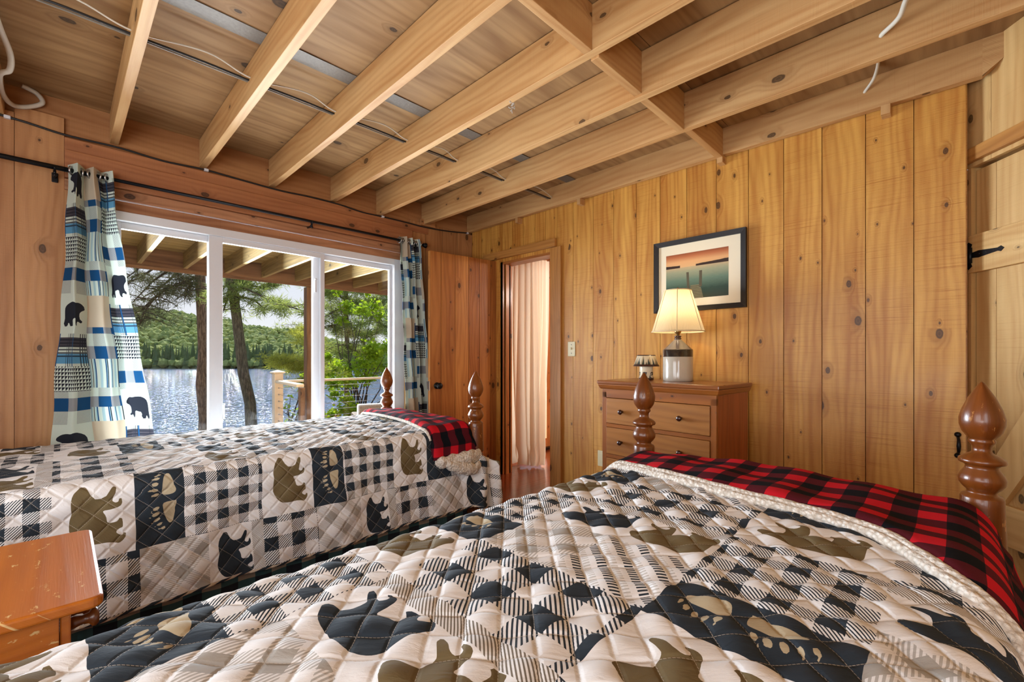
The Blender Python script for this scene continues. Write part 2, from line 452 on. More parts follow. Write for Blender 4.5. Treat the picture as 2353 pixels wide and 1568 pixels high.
# ------------------------------------------------------------------ room shell
ZC = 2.44
def struct(name, mb, m, **k):
    return tag(mb.build(name, m, **k), kind='structure')
# floor (runs through the doorway into the next room)
mb = MB(); x = -4.3
y = -4.6
while y < .22:
    w = .083; xs = [-4.4]
    while xs[-1] < 2.6: xs.append(min(xs[-1]+random.uniform(.7, 1.9), 2.65))
    for a, b in zip(xs, xs[1:]): mb.box((a, y, -.03), (b, y+w-.0008, 0.), grain=0)
    y += w
mb.box((-4.4, -4.6, -.06), (2.65, .22, -.0305), grain=0, tone=1)
struct('floor', mb, W_FLOOR)

# plywood ceiling with its seam strip
mb = MB()
for a, b in ((-4.4, -3.38), (-3.38, -2.16), (-2.16, -.94), (-.94, .1)):
    for c, d in ((-4.7, -3.62), (-3.62, -2.4), (-2.4, -1.245), (-1.235, .12)):
        mb.box((a+.0015, c+.0015, ZC), (b-.0015, d-.0015, ZC+.016), grain=0)
mb.box((-4.4, -4.7, ZC+.017), (.1, .12, ZC+.04), grain=0)
struct('ceiling', mb, W_PLY)
mb = MB(); mb.box((-4.3, -1.285, ZC-.004), (-.05, -1.195, ZC-.0005), grain=0)
tag(mb.build('seam_strip', M_TAPE), 'pale grey speckled strip across the plywood ceiling above the joists', 'seam strip')

# window wall ---------------------------------------------------------
WX0, WX1, WZ0, WZ1 = -2.72, -.765, .25, 1.895
mb = MB()
xs = [-4.3, -4.12, -3.94, -3.76, -3.58, -3.37, -3.18, -2.997, -2.82]
for a, b in zip(xs, xs[1:]): mb.box((a+.001, 0., 0.), (b-.001, .022, 2.30 if b < -2.9 else 2.335), grain=2)
for a, b in ((-.70, -.545), (-.543, -.36), (-.358, -.185), (-.183, .0)): mb.box((a+.001, 0., 0.), (b-.001, .022, 2.262), grain=2)
for a, b in ((-2.82, -2.42), (-2.42, -1.9), (-1.9, -1.3), (-1.3, -.70)): mb.box((a, 0., 0.), (b, .022, WZ0-.01), grain=0)
mb.box((-2.82, -.0, WZ0), (WX0-.002, .03, WZ1+.08), grain=2); mb.box((WX1+.002, .0, WZ0), (-.70, .022, 2.03), grain=2, tone=0)
mb.box((-4.3, .024, 2.2), (.0, .06, ZC), grain=0, tone=.8)            # rim joist behind
mb.box((-4.3, .07, 0.), (-2.8, .14, ZC), grain=2, tone=1); mb.box((-.70, .07, 0.), (.12, .14, ZC), grain=2, tone=1)
mb.box((-2.8, .07, 1.99), (-.70, .14, ZC), grain=0, tone=1); mb.box((-2.8, .07, 0.), (-.70, .14, WZ0-.01), grain=0, tone=1)
mb.box((.12, .0, 2.0), (2.65, .14, ZC), grain=0); mb.box((.12, 0, 0), (.27, .14, 2.0), grain=2); mb.box((1.27, 0, 0), (2.65, .14, 2.0), grain=2)
struct('wall_window', mb, W_BACK)
mb = MB()
mb.box((-2.82, -.006, 2.165), (-.52, .02, 2.236), grain=0, tone=.2, bev=.002)
struct('trim_1', mb, W_HEAD)
mb = MB(); mb.box((-2.82, -.036, 2.018), (-.70, .022, 2.163), grain=0, tone=.5, bev=.003)
struct('trim_2', mb, W_HEAD)
mb = MB()
mb.box((-2.82, -.012, 1.958), (-.70, .03, 2.016), grain=0, tone=.2, bev=.003); mb.box((-2.82, .004, WZ1+.002), (-.70, .03, 1.955), grain=0, tone=.6, bev=.003)
struct('trim_3', mb, W_SIDING)
mb = MB(); mb.box((WX1+.003, -.022, WZ0-.05), (-.715, -.001, 1.9), grain=2, tone=0)
struct('trim_4', mb, W_DOORLIGHT)

# lamp wall (boards, door opening) -------------------------------------
DY0, DY1, DZ = -1.008, -.43, 1.937
seams = [0., -.14, -.262, -.43, -.55, -.69, -.82, -.94, -1.062, -1.224, -1.412, -1.59, -1.772, -1.949, -2.13, -2.314, -2.497, -2.678, -2.856, -3.038, -3.218, -3.392]
tones = {9: .35, 10: .3, 11: .25, 12: .35, 13: .3, 14: .75, 15: .2, 16: .25, 17: .15, 18: .45, 19: .35, 20: .3}
mb = MB()
for i, (a, b) in enumerate(zip(seams, seams[1:])):
    z0 = DZ if (a <= DY1+.001 and b >= -1.07) else 0.
    t = tones.get(i, random.uniform(.2, .6))
    if i == 2 or z0 == 0 or True:
        mb.box((0., b+.0016, z0), (.02, a-.0016, ZC-.02), grain=2, tone=t)
mb.box((0., -1.07, 0), (.02, DY0, DZ), grain=2, tone=.5)
mb.box((.022, -3.395, 0), (.1, DY0, ZC), grain=2, tone=1.); mb.box((.022, DY1, 0), (.1, 0.02, ZC), grain=2, tone=1.); mb.box((.022, DY0, DZ), (.1, DY1, ZC), grain=2, tone=1.)
struct('wall_right', mb, W_PANEL)
W_CASE = wood('door_casing_pine', srgb(206, 150, 78), srgb(158, 104, 46), .45, .12, tone=.3)
mb = MB()
mb.box((-.022, -1.116, 0), (-.0005, -1.006, 1.962), grain=2, tone=.35, bev=.002); struct('trim_5', mb, W_CASE)
mb = MB(); mb.box((-.03, -1.062, 1.966), (-.0005, -.19, 2.032), grain=1, tone=.25, bev=.002); struct('trim_6', mb, W_CASE)
mb = MB(); mb.box((.0, DY0-.004, DZ-.022), (.12, DY1+.02, DZ), grain=1, tone=.4); mb.box((.0, DY1, 0), (.12, DY1+.03, DZ), grain=2, tone=.9); mb.box((.0, DY0-.03, 0), (.12, DY0, DZ), grain=2, tone=.3)
mb.box((.03, DY1-.014, 0), (.07, DY1, DZ-.02), grain=2, tone=.6)
struct('trim_7', mb, W_DOOR)

# angled closet wall at the right edge with its plank door ---------------
A0 = Vector((.088, -3.395, 0)); AD = Vector((-.796, -.617, 0)).normalized(); AN = Vector((AD.y, -AD.x, 0))  # AN points into the room
if AN.dot(CAM-A0) < 0: AN = -AN
AM = Matrix((( AD.x, AN.x, 0, A0.x), (AD.y, AN.y, 0, A0.y), (0, 0, 1, 0), (0, 0, 0, 1)))   # local x along wall, y into room, z up
mb = MB()
for a, b in ((0, .118), (.118, .30), (.30, .49), (.49, .68), (.68, .87), (.87, 1.06), (1.06, 1.25)):
    mb.box((a+.001, -.02, 1.93), (b-.001, 0., ZC), grain=2, M=AM)
mb.box((-.02, -.061, 1.931), (1.25, -.021, ZC), grain=0, M=AM, tone=1.); mb.box((-.02, -.06, 0), (.016, -.005, 1.93), grain=2, M=AM, tone=.8); mb.box((.86, -.06, 0), (1.25, 0., 1.93), grain=2, M=AM, tone=.4)
mb.box((0, -.08, 0), (1.25, -.062, ZC), grain=2, M=AM, tone=1.)
struct('wall_closet', mb, W_DOORLIGHT)
mb = MB(); mb.box((-.075, .001, 1.948), (.9, .026, 2.008), grain=0, M=AM, tone=.4, bev=.002)
struct('trim_8', mb, W_CASE)
mb = MB()
for a, b in ((.022, .115), (.117, .33), (.332, .5), (.502, .68), (.682, .85)):
    mb.box((a, -.045, .02), (b, -.022, 1.915), grain=2, M=AM)
dr = tag(mb.build('door_2', W_DOORLIGHT), 'light pine plank closet door with cross battens and strap hinge, right edge', 'door', kind='structure')
for z0, z1 in ((1.452, 1.622), (.28, .45)):
    mb = MB(); mb.box((.005, -.0215, z0), (.86, .002, z1), grain=0, M=AM, tone=.15, bev=.003); mb.build('batten', W_DOORLIGHT, dr)
mb = MB()
P = [(.10, .98), (.20, .98)]
br = [AM @ Vector(q) for q in ((.025, -.0215, .4505), (.17, -.0215, .4505), (.77, -.0215, 1.4515), (.60, -.0215, 1.4515), (.025, .0, .4505), (.17, .0, .4505), (.77, .0, 1.4515), (.60, .0, 1.4515))]
mb.hexa([br[i] for i in (0, 1, 2, 3, 4, 5, 6, 7)], grain=1, tone=.45); mb.build('brace', W_DOORLIGHT, dr)
mb = MB()
HM = AM @ Matrix.Translation((.03, .0035, 1.53))
mb.prism([(0, -.012), (.03, -.016), (.12, -.007), (.135, -.012), (.15, 0), (.135, .012), (.12, .007), (.03, .016), (0, .012)], HM @ Matrix.Rotation(PI/2, 4, 'X'), .004)
mb.prism([(-.028, -.032), (-.036, -.05), (-.018, -.062), (0, -.05), (-.008, -.032), (-.008, .032), (0, .05), (-.018, .062), (-.036, .05), (-.028, .032)], HM @ Matrix.Rotation(PI/2, 4, 'X'), .006)
for dx in (.035, .07, .105): mb.sphere(HM @ Vector((dx, -.002, 0)), .005, 8)
mb.tube([HM @ Vector((-.004, .004, -.035)), HM @ Vector((-.004, .004, .035))], .007, 8)
mb.build('hinge', M_BLACK, dr)
# small door handle on the door's near side
mb = MB(); mb.tube([(-.006, -3.365, .715), (-.03, -3.368, .70), (-.034, -3.368, .675), (-.03, -3.368, .65), (-.006, -3.365, .635)], [.006, .006, .008, .006, .006], 8)
for z in (.722, .628): mb.lathe([(.002, 0), (.012, .002), (.012, .005), (.004, .012)], 10, Matrix.Translation((-.0005, -3.365, z)) @ Matrix.Rotation(-PI/2, 4, 'Y'))
tag(mb.build('cupboard_pull', M_BLACK), 'small black iron pull on the lamp wall beside the closet door', 'handle')

# walls behind the camera (closing the room)
mb = MB()
for i in range(25): mb.box((-4.32, -4.6+i*.185+.001, 0), (-4.3, -4.6+(i+1)*.185-.001, ZC), grain=2)
mb.box((-4.36, -4.6, 0), (-4.325, .06, ZC), grain=2)
struct('wall_left', mb, W_BACK)
mb = MB()
for i in range(24): mb.box((-4.3+i*.18+.001, -4.6, 0), (-4.3+(i+1)*.18-.001, -4.58, ZC), grain=2)
mb.box((-4.3, -4.66, 0), (.1, -4.605, ZC), grain=2)
struct('wall_rear', mb, W_PANEL)

# joists ------------------------------------------------------------------
J = [(-3.03, 2.27), (-2.602, 2.272), (-2.183, 2.266), (-1.783, 2.252), (-1.352, 2.257), (-.974, 2.235), (-.535, 2.248), (-.012, 2.282)]
JL = ['at the far left edge with the white cable', 'nearest the left curtain, seen almost end on', 'second to the right of the left curtain',
      'with a dark knot notch on its lower edge', 'with a white cobweb tuft under its lower edge', 'whose far end meets the beam left of the right curtain',
      'second from the lamp wall, pierced by the upper white cable', 'running along the lamp wall with a cut corner end']
for (xr, z), l in zip(J, JL):
    mb = MB(); last = xr > -.1
    y0 = -3.50 if last else -4.58
    w = .038
    if last:
        P = [(xr-w, -3.50), (xr, -3.50)]
        a, b = -3.44, .02
        mb.hexa([(xr-w, a, z), (xr, a, z), (xr, b, z), (xr-w, b, z), (xr-w, a, ZC-.001), (xr, a, ZC-.001), (xr, b, ZC-.001), (xr-w, b, ZC-.001)], grain=1, tone=.55)
        mb.hexa([(xr-w, -3.503, z+.05), (xr, -3.503, z+.05), (xr, a, z), (xr-w, a, z), (xr-w, -3.503, ZC-.001), (xr, -3.503, ZC-.001), (xr, a, ZC-.001), (xr-w, a, ZC-.001)], grain=1, tone=.55)
    else:
        mb.box((xr-w, y0, z), (xr, .02, ZC-.0045), grain=1, bev=.002, tone=random.uniform(.1, .6))
    tag(mb.build('ceiling_joist', W_JOIST), 'bare pine ceiling joist '+l, 'ceiling joist', 'ceiling joists')
BL = [(3, 4, 'cut by the top of the photo'), (4, 5, 'in the middle of the run'), (5, 6, 'second from the lamp wall'), (6, 7, 'beside the lamp wall')]
for i, k, l in BL:
    x0, x1 = J[i][0]+.0005, J[k][0]-.0385; z = (J[i][1]+J[k][1])/2
    mb = MB(); yc = -2.36+random.uniform(-.012, .012)
    mb.box((x0, yc, z+.002), (x1, yc+.038, ZC-.0045), grain=0, bev=.002, tone=random.uniform(.5, .9))
    tag(mb.build('blocking_board', W_JOIST), 'pine blocking board between two ceiling joists, '+l, 'blocking', 'blocking boards')
for yb, l, s_ in ((-.66, 'above the doorway', .03), (-1.32, 'left of the picture', .03), (-2.355, 'at the blocking line', .034), (-3.12, 'nearest the closet door', .036)):
    mb = MB(); mb.box((-.060, yb-s_/2, 2.235), (-.001, yb+s_/2, 2.281), grain=2, tone=.6, bev=.0015)
    tag(mb.build('nailer_block', W_JOIST), 'small wood block under the joist on the lamp wall, '+l, 'wood block', 'nailer blocks')
mb = MB(); mb.box((-.60, -.02, 2.237), (-.45, -.0005, 2.29), grain=0, tone=.3)
tag(mb.build('wood_shim', W_BACK), 'short pine shim on the window wall under the second joist from the lamp wall', 'shim')

# cables ------------------------------------------------------------------
def cable(name, pts, r, mat, label, cat='cable', group=None):
    # smooth through the points
    P = [Vector(p) for p in pts]; out = []
    for i in range(len(P)-1):
        p0, p1, p2, p3 = P[max(i-1, 0)], P[i], P[i+1], P[min(i+2, len(P)-1)]
        for k in range(8):
            t = k/8; out.append(.5*((2*p1)+(p2-p0)*t+(2*p0-5*p1+4*p2-p3)*t*t+(3*p1-p0-3*p2+p3)*t**3))
    out.append(P[-1]); mb = MB(); mb.tube(out, r, 7)
    return tag(mb.build(name, mat), label, cat, group)
zt = 2.245
pts = [(-4.2, -.012, 2.27)] + [(x, -.012 if x < -.62 else -.014, z) for x, z in ((-3.3, 2.268), (-3.0, 2.262), (-2.82, 2.245), (-2.6, 2.248), (-2.4, 2.236), (-2.2, 2.246), (-1.98, 2.238), (-1.75, 2.232), (-1.55, 2.24), (-1.35, 2.238), (-1.15, 2.222), (-.98, 2.225), (-.75, 2.226), (-.55, 2.224), (-.3, 2.24), (-.06, 2.27))]
cable('black_cable', pts, .0055, M_CABLE_B, 'thin black cable stapled along the top of the window wall')
for x, z in ((-3.02, 2.262), (-2.19, 2.246), (-.97, 2.225), (-.07, 2.268)):
    mb = MB(); mb.box((x-.012, -.02, z-.008), (x+.012, -.0005, z+.008), bev=.003)
    tag(mb.build('cable_clip', M_WHITE), 'small white clip holding the black cable, '+{-3.02: 'at the far left', -2.19: 'under the joist right of the left curtain', -.97: 'left of the right curtain', -.07: 'in the room corner'}[x], 'cable clip', 'cable clips')
# bundle through the joist holes
def bundle(dy, dz, r, mat, label, ph):
    pts = [(-4.2, -1.0+dy, 2.38+dz)]
    for i, (xr, z) in enumerate(J):
        pts.append((xr-.03, -1.02+dy, 2.352+dz*.4)); 
        if i < len(J)-1:
            xm = (xr+J[i+1][0])/2; pts.append((xm, -1.02+dy*2.2, 2.355+dz*.8-.008*ph))
    cable('ceiling_cable', pts, r, mat, label, 'cable', 'cables through the joists')
bundle(-.012, .0, .0048, M_CABLE_B, 'dark cable threaded through the holes in the ceiling joists', 1)
bundle(.008, .006, .0038, M_CABLE_G, 'grey cable threaded through the joists beside the dark cable, nearer the window', 0)
bundle(-.03, .01, .0034, M_CABLE_W, 'pale cable threaded through the joists, furthest from the window', -1)
for i in range(1, 8):
    xr, z = J[i]
mb = MB()
cable('white_cable', [(-3.03, -.9, 2.43), (-3.01, -.62, 2.41), (-2.985, -.5, 2.36), (-2.99, -.44, 2.315), (-3.02, -.40, 2.30), (-3.025, -.2, 2.30), (-3.0, -.05, 2.315), (-2.95, -.012, 2.34), (-2.9, -.012, 2.38), (-2.92, -.012, 2.42), (-2.97, -.02, 2.435)], .011, M_CABLE_W, 'thick white cable looping down the joist at the far left of the ceiling')
cable('white_cable', [along(2120, -90, 1.5), along(2082, 0, 1.60), along(2066, 40, 1.66), along(2030, 76, 1.735), (-.56, -3.148, 2.334), (-.54, -3.14, 2.334)], .009, M_CABLE_W, 'white cable entering the second joist from the lamp wall', group='white cables entering joists')
cable('white_cable', [(-.525, -3.13, 2.335), (-.40, -3.11, 2.40), along(2018, 140, 2.06), along(2008, 180, 2.14), (-.052, -3.042, 2.378), (-.035, -3.04, 2.378)], .007, M_CABLE_W, 'short white cable entering the joist that runs along the lamp wall', group='white cables entering joists')
# cobweb tuft
mb = MB()
c0 = along(1177, 245, 1.83)
for k in range(14):
    p = c0+Vector((random.uniform(-.008, .008), random.uniform(-.008, .008), random.uniform(-.014, .016))); q = p+Vector((random.uniform(-.01, .01), random.uniform(-.01, .01), random.uniform(-.012, .012)))
    mb.tube([p, (p+q)/2+Vector((.002, .002, 0)), q], .0016, 5)
tag(mb.build('cobweb_tuft', M_MATT), 'tiny white cobweb tuft hanging under a ceiling joist', 'cobweb')

# ------------------------------------------------------------------ window
def ring(name, x0, x1, z0, z1, w, y0, y1, mat, parent, ws=None):
    l, r, b, t = ws or (w, w, w, w); mb = MB()
    mb.box((x0, y0, z0), (x0+l, y1, z1), bev=.002); mb.box((x1-r, y0, z0), (x1, y1, z1), bev=.002)
    mb.box((x0+l, y0, z0), (x1-r, y1, z0+b), bev=.002); mb.box((x0+l, y0, z1-t), (x1-r, y1, z1), bev=.002)
    return mb.build(name, mat, parent)
win = empty('window_1', (0, 0, 0)); tag(win, 'wide white three panel sliding window overlooking the lake', 'window', kind='structure')
ring('window_frame', WX0, WX1, WZ0, WZ1, .045, -.008, .1, M_WHITE, win, (.1, .095, .06, .05))
for k, (x0, x1) in enumerate(((WX0+.1, -2.098), (-2.172, -1.44), (-1.515, WX1-.095))):
    yy = .02 if k == 1 else .052
    ws = [(.03, .074, .05, .038), (.075, .03, .05, .035), (.075, .02, .05, .038)][k]
    sash = ring('sash', x0, x1, WZ0+.06, WZ1-.05, .05, yy-.014, yy+.014, M_WHITE, win, ws)
    mb = MB(); mb.box((x0+ws[0]-.004, yy-.003, WZ0+.1), (x1-ws[1]+.004, yy+.003, WZ1-.08)); mb.build('pane', M_GLASS, sash)
mb = MB()
for x, y, z in ((-1.51, .004, 1.60), (-2.095, .004, .72)):
    mb.box((x-.006, y-.012, z-.05), (x+.006, y, z+.05), bev=.002); mb.sphere((x, y-.014, z+.045), .008, 8)
mb.build('latch', M_WHITE, win)

# ------------------------------------------------------------------ plank door (open)
h0 = Vector((.02, -.345, 0)); h1 = Vector((-.675, -.262, 0)); dd = (h1-h0); L = dd.length; dd.normalize()
dn = Vector((-dd.y, dd.x, 0)); dn = dn if dn.y < 0 else -dn
DM = Matrix(((dd.x, dn.x, 0, h0.x), (dd.y, dn.y, 0, h0.y), (0, 0, 1, 0), (0, 0, 0, 1)))
door = empty('door_1'); tag(door, 'open knotty pine plank door with black knob beside the right curtain', 'door', kind='structure')
ws = [0, .082, .205, .322, .46, .60, L]
ts = [.55, .75, .9, .15, .85, .7]
mb = MB()
for a, b, t in zip(ws, ws[1:], [.9, .6, 1., .05, .85, .7]):
    mb.box((a+.0022, -.03, .012), (b-.0022, .0, 1.955), grain=2, tone=t, M=DM)
mb.box((.0, -.028, .013), (L, -.012, 1.954), grain=2, tone=1., M=DM)
mb.box((L+.0005, -.032, .012), (L+.004, .002, 1.955), grain=2, tone=0, M=DM)
mb.build('plank_panel', W_DOOR, door)
mb = MB(); KM = DM @ Matrix.Translation((L-.06, 0, .83)) @ Matrix.Rotation(-PI/2, 4, 'X')
mb.lathe([(.001, .001), (.028, .001), (.028, .006), (.012, .01), (.011, .03), (.022, .036), (.027, .048), (.024, .06), (.012, .066), (.001, .067)], 20, KM); mb.build('knob', M_BLACK, door, smooth=True)
mb = MB(); mb.box((L+.002, -.026, .79), (L+.0055, -.006, .87), M=DM, bev=.001); mb.build('strike_plate', M_STEEL, door)

# ------------------------------------------------------------------ room beyond the doorway
mb = MB()
for i in range(16): mb.box((2.4, -2.4, i*.14+.002), (2.43, .2, (i+1)*.14-.002), grain=1, bev=.012)
struct('wall_hall', mb, W_HALL)
mb = MB(); mb.box((.1, -2.42, 0), (2.5, -2.4, 2.3), grain=0); struct('wall_hall_side', mb, W_HALL)
mb = MB()
for i in range(13): mb.box((.1, -2.4+i*.185, 2.25), (2.5, -2.4+i*.185+.18, 2.27), grain=0)
for i in range(5): mb.box((.25+i*.5, -2.4, 2.12), (.29+i*.5, 0., 2.25), grain=1, bev=.003)
struct('ceiling_hall', mb, W_HALL)
w2 = empty('window_2'); tag(w2, 'narrow glazed patio door in the next room behind the sheer curtain', 'window', kind='structure')
ring('window_frame', .27, 1.27, .03, 1.99, .08, .005, .09, W_HALL, w2, (.05, .135, .1, .08))
mb = MB(); mb.box((.30, .04, .1), (1.18, .046, 1.92)); mb.build('pane', M_GLASS, w2)
mb = MB(); mb.box((.27, -.03, .0), (1.27, .07, .028), bev=.004); tag(mb.build('threshold', M_BLACK), 'dark threshold strip under the patio door in the next room', 'threshold')
# sheer curtain hung round the corner rail
def sheer():
    path = [Vector((.336, -.15)), Vector((.338, -.40)), Vector((.350, -.455)), Vector((.385, -.472)), Vector((.614, -.467))]
    cum = [0]
    for a, b in zip(path, path[1:]): cum.append(cum[-1]+(b-a).length)
    def at(t):
        t *= cum[-1]
        for i in range(len(path)-1):
            if t <= cum[i+1]+1e-9: return path[i]+(path[i+1]-path[i])*((t-cum[i])/(cum[i+1]-cum[i])), (path[i+1]-path[i]).normalized()
    n, m = 150, 90; P = np.zeros((n, m, 3)); UV = np.zeros((n, m, 2))
    for i in range(n):
        t = i/(n-1); c, d = at(t); nn = Vector((-d.y, d.x))
        for k in range(m):
            h = k/(m-1); z = 2.03*(1-h)+.012*h
            amp = .012+.040*h**1.1; w = math.sin(t*62+2.3*math.sin(t*9))*(.35+.65*(1-h)) + 1.1*math.sin(t*21+h*1.1)*h
            q = c+nn*amp*w*(-1)
            sq = 1+.06*math.sin(h*PI*.9)
            q.x -= max(0, q.x-.36)*.42*min(1, h*1.15)
            ctr = Vector((.42, -.40)); q = ctr+(q-ctr)*(1+.10*math.sin(PI*min(h*1.05, 1))-.10*(h > .9)*(h-.9)*10)
            if h > .9: q += nn*(-1)*.03*math.sin((h-.9)/.1*PI)*math.sin(t*14); 
            if h > .93: q += Vector((-.02, -.02))*(h-.93)/.07*math.sin(t*17)
            P[i, k] = (q.x, q.y, max(z, .012+.012*abs(math.sin(t*30)))); UV[i, k] = (t*1.4, h*2)
    return P, UV
P, UV = sheer()
s = NT('sheer_peach_cloth'); u, v, _ = s.sep(s.uv()); wv = s.noise(s.comb(s.mul(u, 400), s.mul(v, 400)), 1, 2)
M_SHEER = s.bsdf(s.mix(s.mul(wv, .3), srgb(240, 222, 196), srgb(226, 198, 164)), .8, s.bump(wv, .0004), spec=.15, trans=.38)
o = grid_obj('sheer_curtain', P, UV, [M_SHEER]); tag(o, 'floor length peach sheer curtain gathered beyond the doorway', 'curtain')
# ------------------------------------------------------------------ beds
POSTP = [(.0015, 0), (.006, .004), (.014, .019), (.028, .045), (.039, .073), (.0452, .098), (.0445, .116), (.039, .134), (.029, .149), (.0245, .153), (.0265, .157), (.0265, .162), (.0225, .167), (.0185, .174), (.0182, .184),
         (.0225, .191), (.034, .197), (.0455, .206), (.047, .212), (.0455, .217), (.036, .221), (.032, .226), (.034, .233), (.042, .246), (.0468, .259), (.045, .272), (.037, .284), (.0305, .290), (.0285, .295), (.031, .300), (.040, .304), (.0425, .310),
         (.043, .33), (.0455, .40), (.0475, .468), (.0475, .474), (.041, .479), (.040, .486), (.0455, .492), (.0455, .499), (.040, .505), (.042, .512), (.047, .522), (.0475, .53), (.043, .537), (.044, .548), (.052, .566)]
def bed(x, ya, yb, za, zb, label, side):
    t = empty('bed', ((x-2.0), (ya+yb)/2, 0), 0, label, 'bed', 'matching twin post beds')
    inv = -Vector(t.location)
    T = Matrix.Translation(inv)
    for y, z in ((ya, za), (yb, zb)):
        mb = MB(); prof = [(r, z-h) for r, h in POSTP][::-1]
        mb.lathe(prof, 32, T @ Matrix.Translation((x, y, 0)))
        mb.box((x-.05, y-.05, .02), (x+.05, y+.05, z-.563), grain=2, tone=.3, M=T, bev=.004)
        mb.lathe([(.02, 0), (.034, .002), (.034, .02), (.028, .024)], 16, T @ Matrix.Translation((x, y, 0)))
        mb.build('bed_post', W_BED, t)
    mb = MB(); w = yb-ya
    mb.lathe([(.012, .04), (.02, .06), (.026, .10), (.031, .17), (.034, w/2), (.031, w-.17), (.026, w-.10), (.02, w-.06), (.012, w-.04)], 18, T @ Matrix.Translation((x, ya, .625)) @ Matrix.Rotation(-PI/2, 4, 'X'))
    mb.build('foot_rail', W_BED, t)
    mb = MB(); mb.box((x-.012, ya+.045, .24), (x+.012, yb-.045, .52), grain=1, M=T, tone=.3, bev=.004); mb.build('footboard', W_BED, t)
    for y in (ya+.012, yb-.037):
        mb = MB(); mb.box((x-2.2, y, .2), (x-.045, y+.025, .34), grain=0, M=T, tone=.3, bev=.003); mb.build('side_rail', W_BED, t)
    mb = MB(); mb.box((x-2.2, ya+.045, .345), (x-.05, yb-.045, .60), M=T, bev=.05); mb.build('mattress', M_MATT, t, smooth=True)
    for y, nm in ((ya-.012, 0), (yb+.004, 1)):
        N = 90; sk = MB() 
        for i in range(N):
            a, b = x-2.0+i*1.92/N, x-2.0+(i+1)*1.92/N; f = lambda q: y+.006*math.sin(q*40)
            pts = [Vector((a, f(a), .02)), Vector((b, f(b), .02)), Vector((b, f(b), .34)), Vector((a, f(a), .34))]
            sk.quad([p+inv for p in pts], [(a, .02), (b, .02), (b, .34), (a, .34)])
        sk.build('bed_skirt', M_SKIRT, t, smooth=True, fix=False)
    return t
bed(-1.10, -3.405, -2.42, 1.004, 1.004, 'turned post twin bed nearest the camera, closest to the dresser', 0)
bed(-1.095, -1.327, -.295, .987, .992, 'turned post twin bed under the lake window', 1)

# quilts ------------------------------------------------------------------
BEAR = [(1530,270),(1540,256),(1550,252),(1568,254),(1580,265),(1588,290),(1600,318),(1630,350),(1665,352),(1700,345),(1718,318),(1735,290),(1750,279),(1762,290),(1757,330),(1742,358),(1738,388),(1752,402),(1766,405),(1776,398),(1780,378),(1788,369),(1796,380),(1799,412),(1790,430),(1770,441),(1730,449),(1690,451),(1678,458),(1692,480),(1700,505),(1702,535),(1712,548),(1745,550),(1765,548),(1776,535),(1786,515),(1798,535),(1803,565),(1803,597),(1785,601),(1770,612),(1756,624),(1766,636),(1782,648),(1800,653),(1804,636),(1816,631),(1821,645),(1818,668),(1800,690),(1775,706),(1740,694),(1700,685),(1650,685),(1600,683),(1560,678),(1535,664),(1510,635),(1490,595),(1478,560),(1478,525),(1482,480),(1492,435),(1487,400),(1486,365),(1492,330),(1505,300)]
bc = np.array(BEAR, float); bc = (bc-[1650, 479])/[453, 453]       # unit tall, centred
PAD1 = [(370,560),(378,510),(390,470),(410,442),(435,432),(458,442),(480,475),(492,500),(497,528),(512,548),(522,570),(512,590),(490,600),(450,606),(410,606),(382,600),(370,585)]
TOE1 = [(306,594,36,14),(296,550,40,15),(300,506,38,14),(322,466,34,11),(352,436,28,8)]
PAD2 = [(373,690),(385,675),(420,668),(480,664),(520,662),(526,680),(518,705),(506,730),(508,765),(495,810),(480,848),(460,860),(440,856),(418,832),(398,795),(380,750)]
TOE2 = [(306,712,36,14),(300,758,42,15),(312,806,40,14),(342,850,33,12),(378,888,30,11)]
def pawpolys():
    out = [PAD1, PAD2]
    for (x, y, a, b) in TOE1: out.append(ellipse(x, y, a, b, 14, -.05))
    for (x, y, a, b) in TOE2: out.append(ellipse(x, y, a, b, 14, -.25))
    for (x, y) in ((262, 597), (248, 550), (255, 508), (290, 466), (328, 438), (262, 735), (258, 778), (275, 828), (312, 862), (345, 893)): out.append([(x, y-9), (x-36, y+2), (x, y+7)])
    return out
PAWS = [(np.array(p, float)-[360, 690])/[600, 600] for p in pawpolys()]
PU, H1, H2 = .60, .26, .38
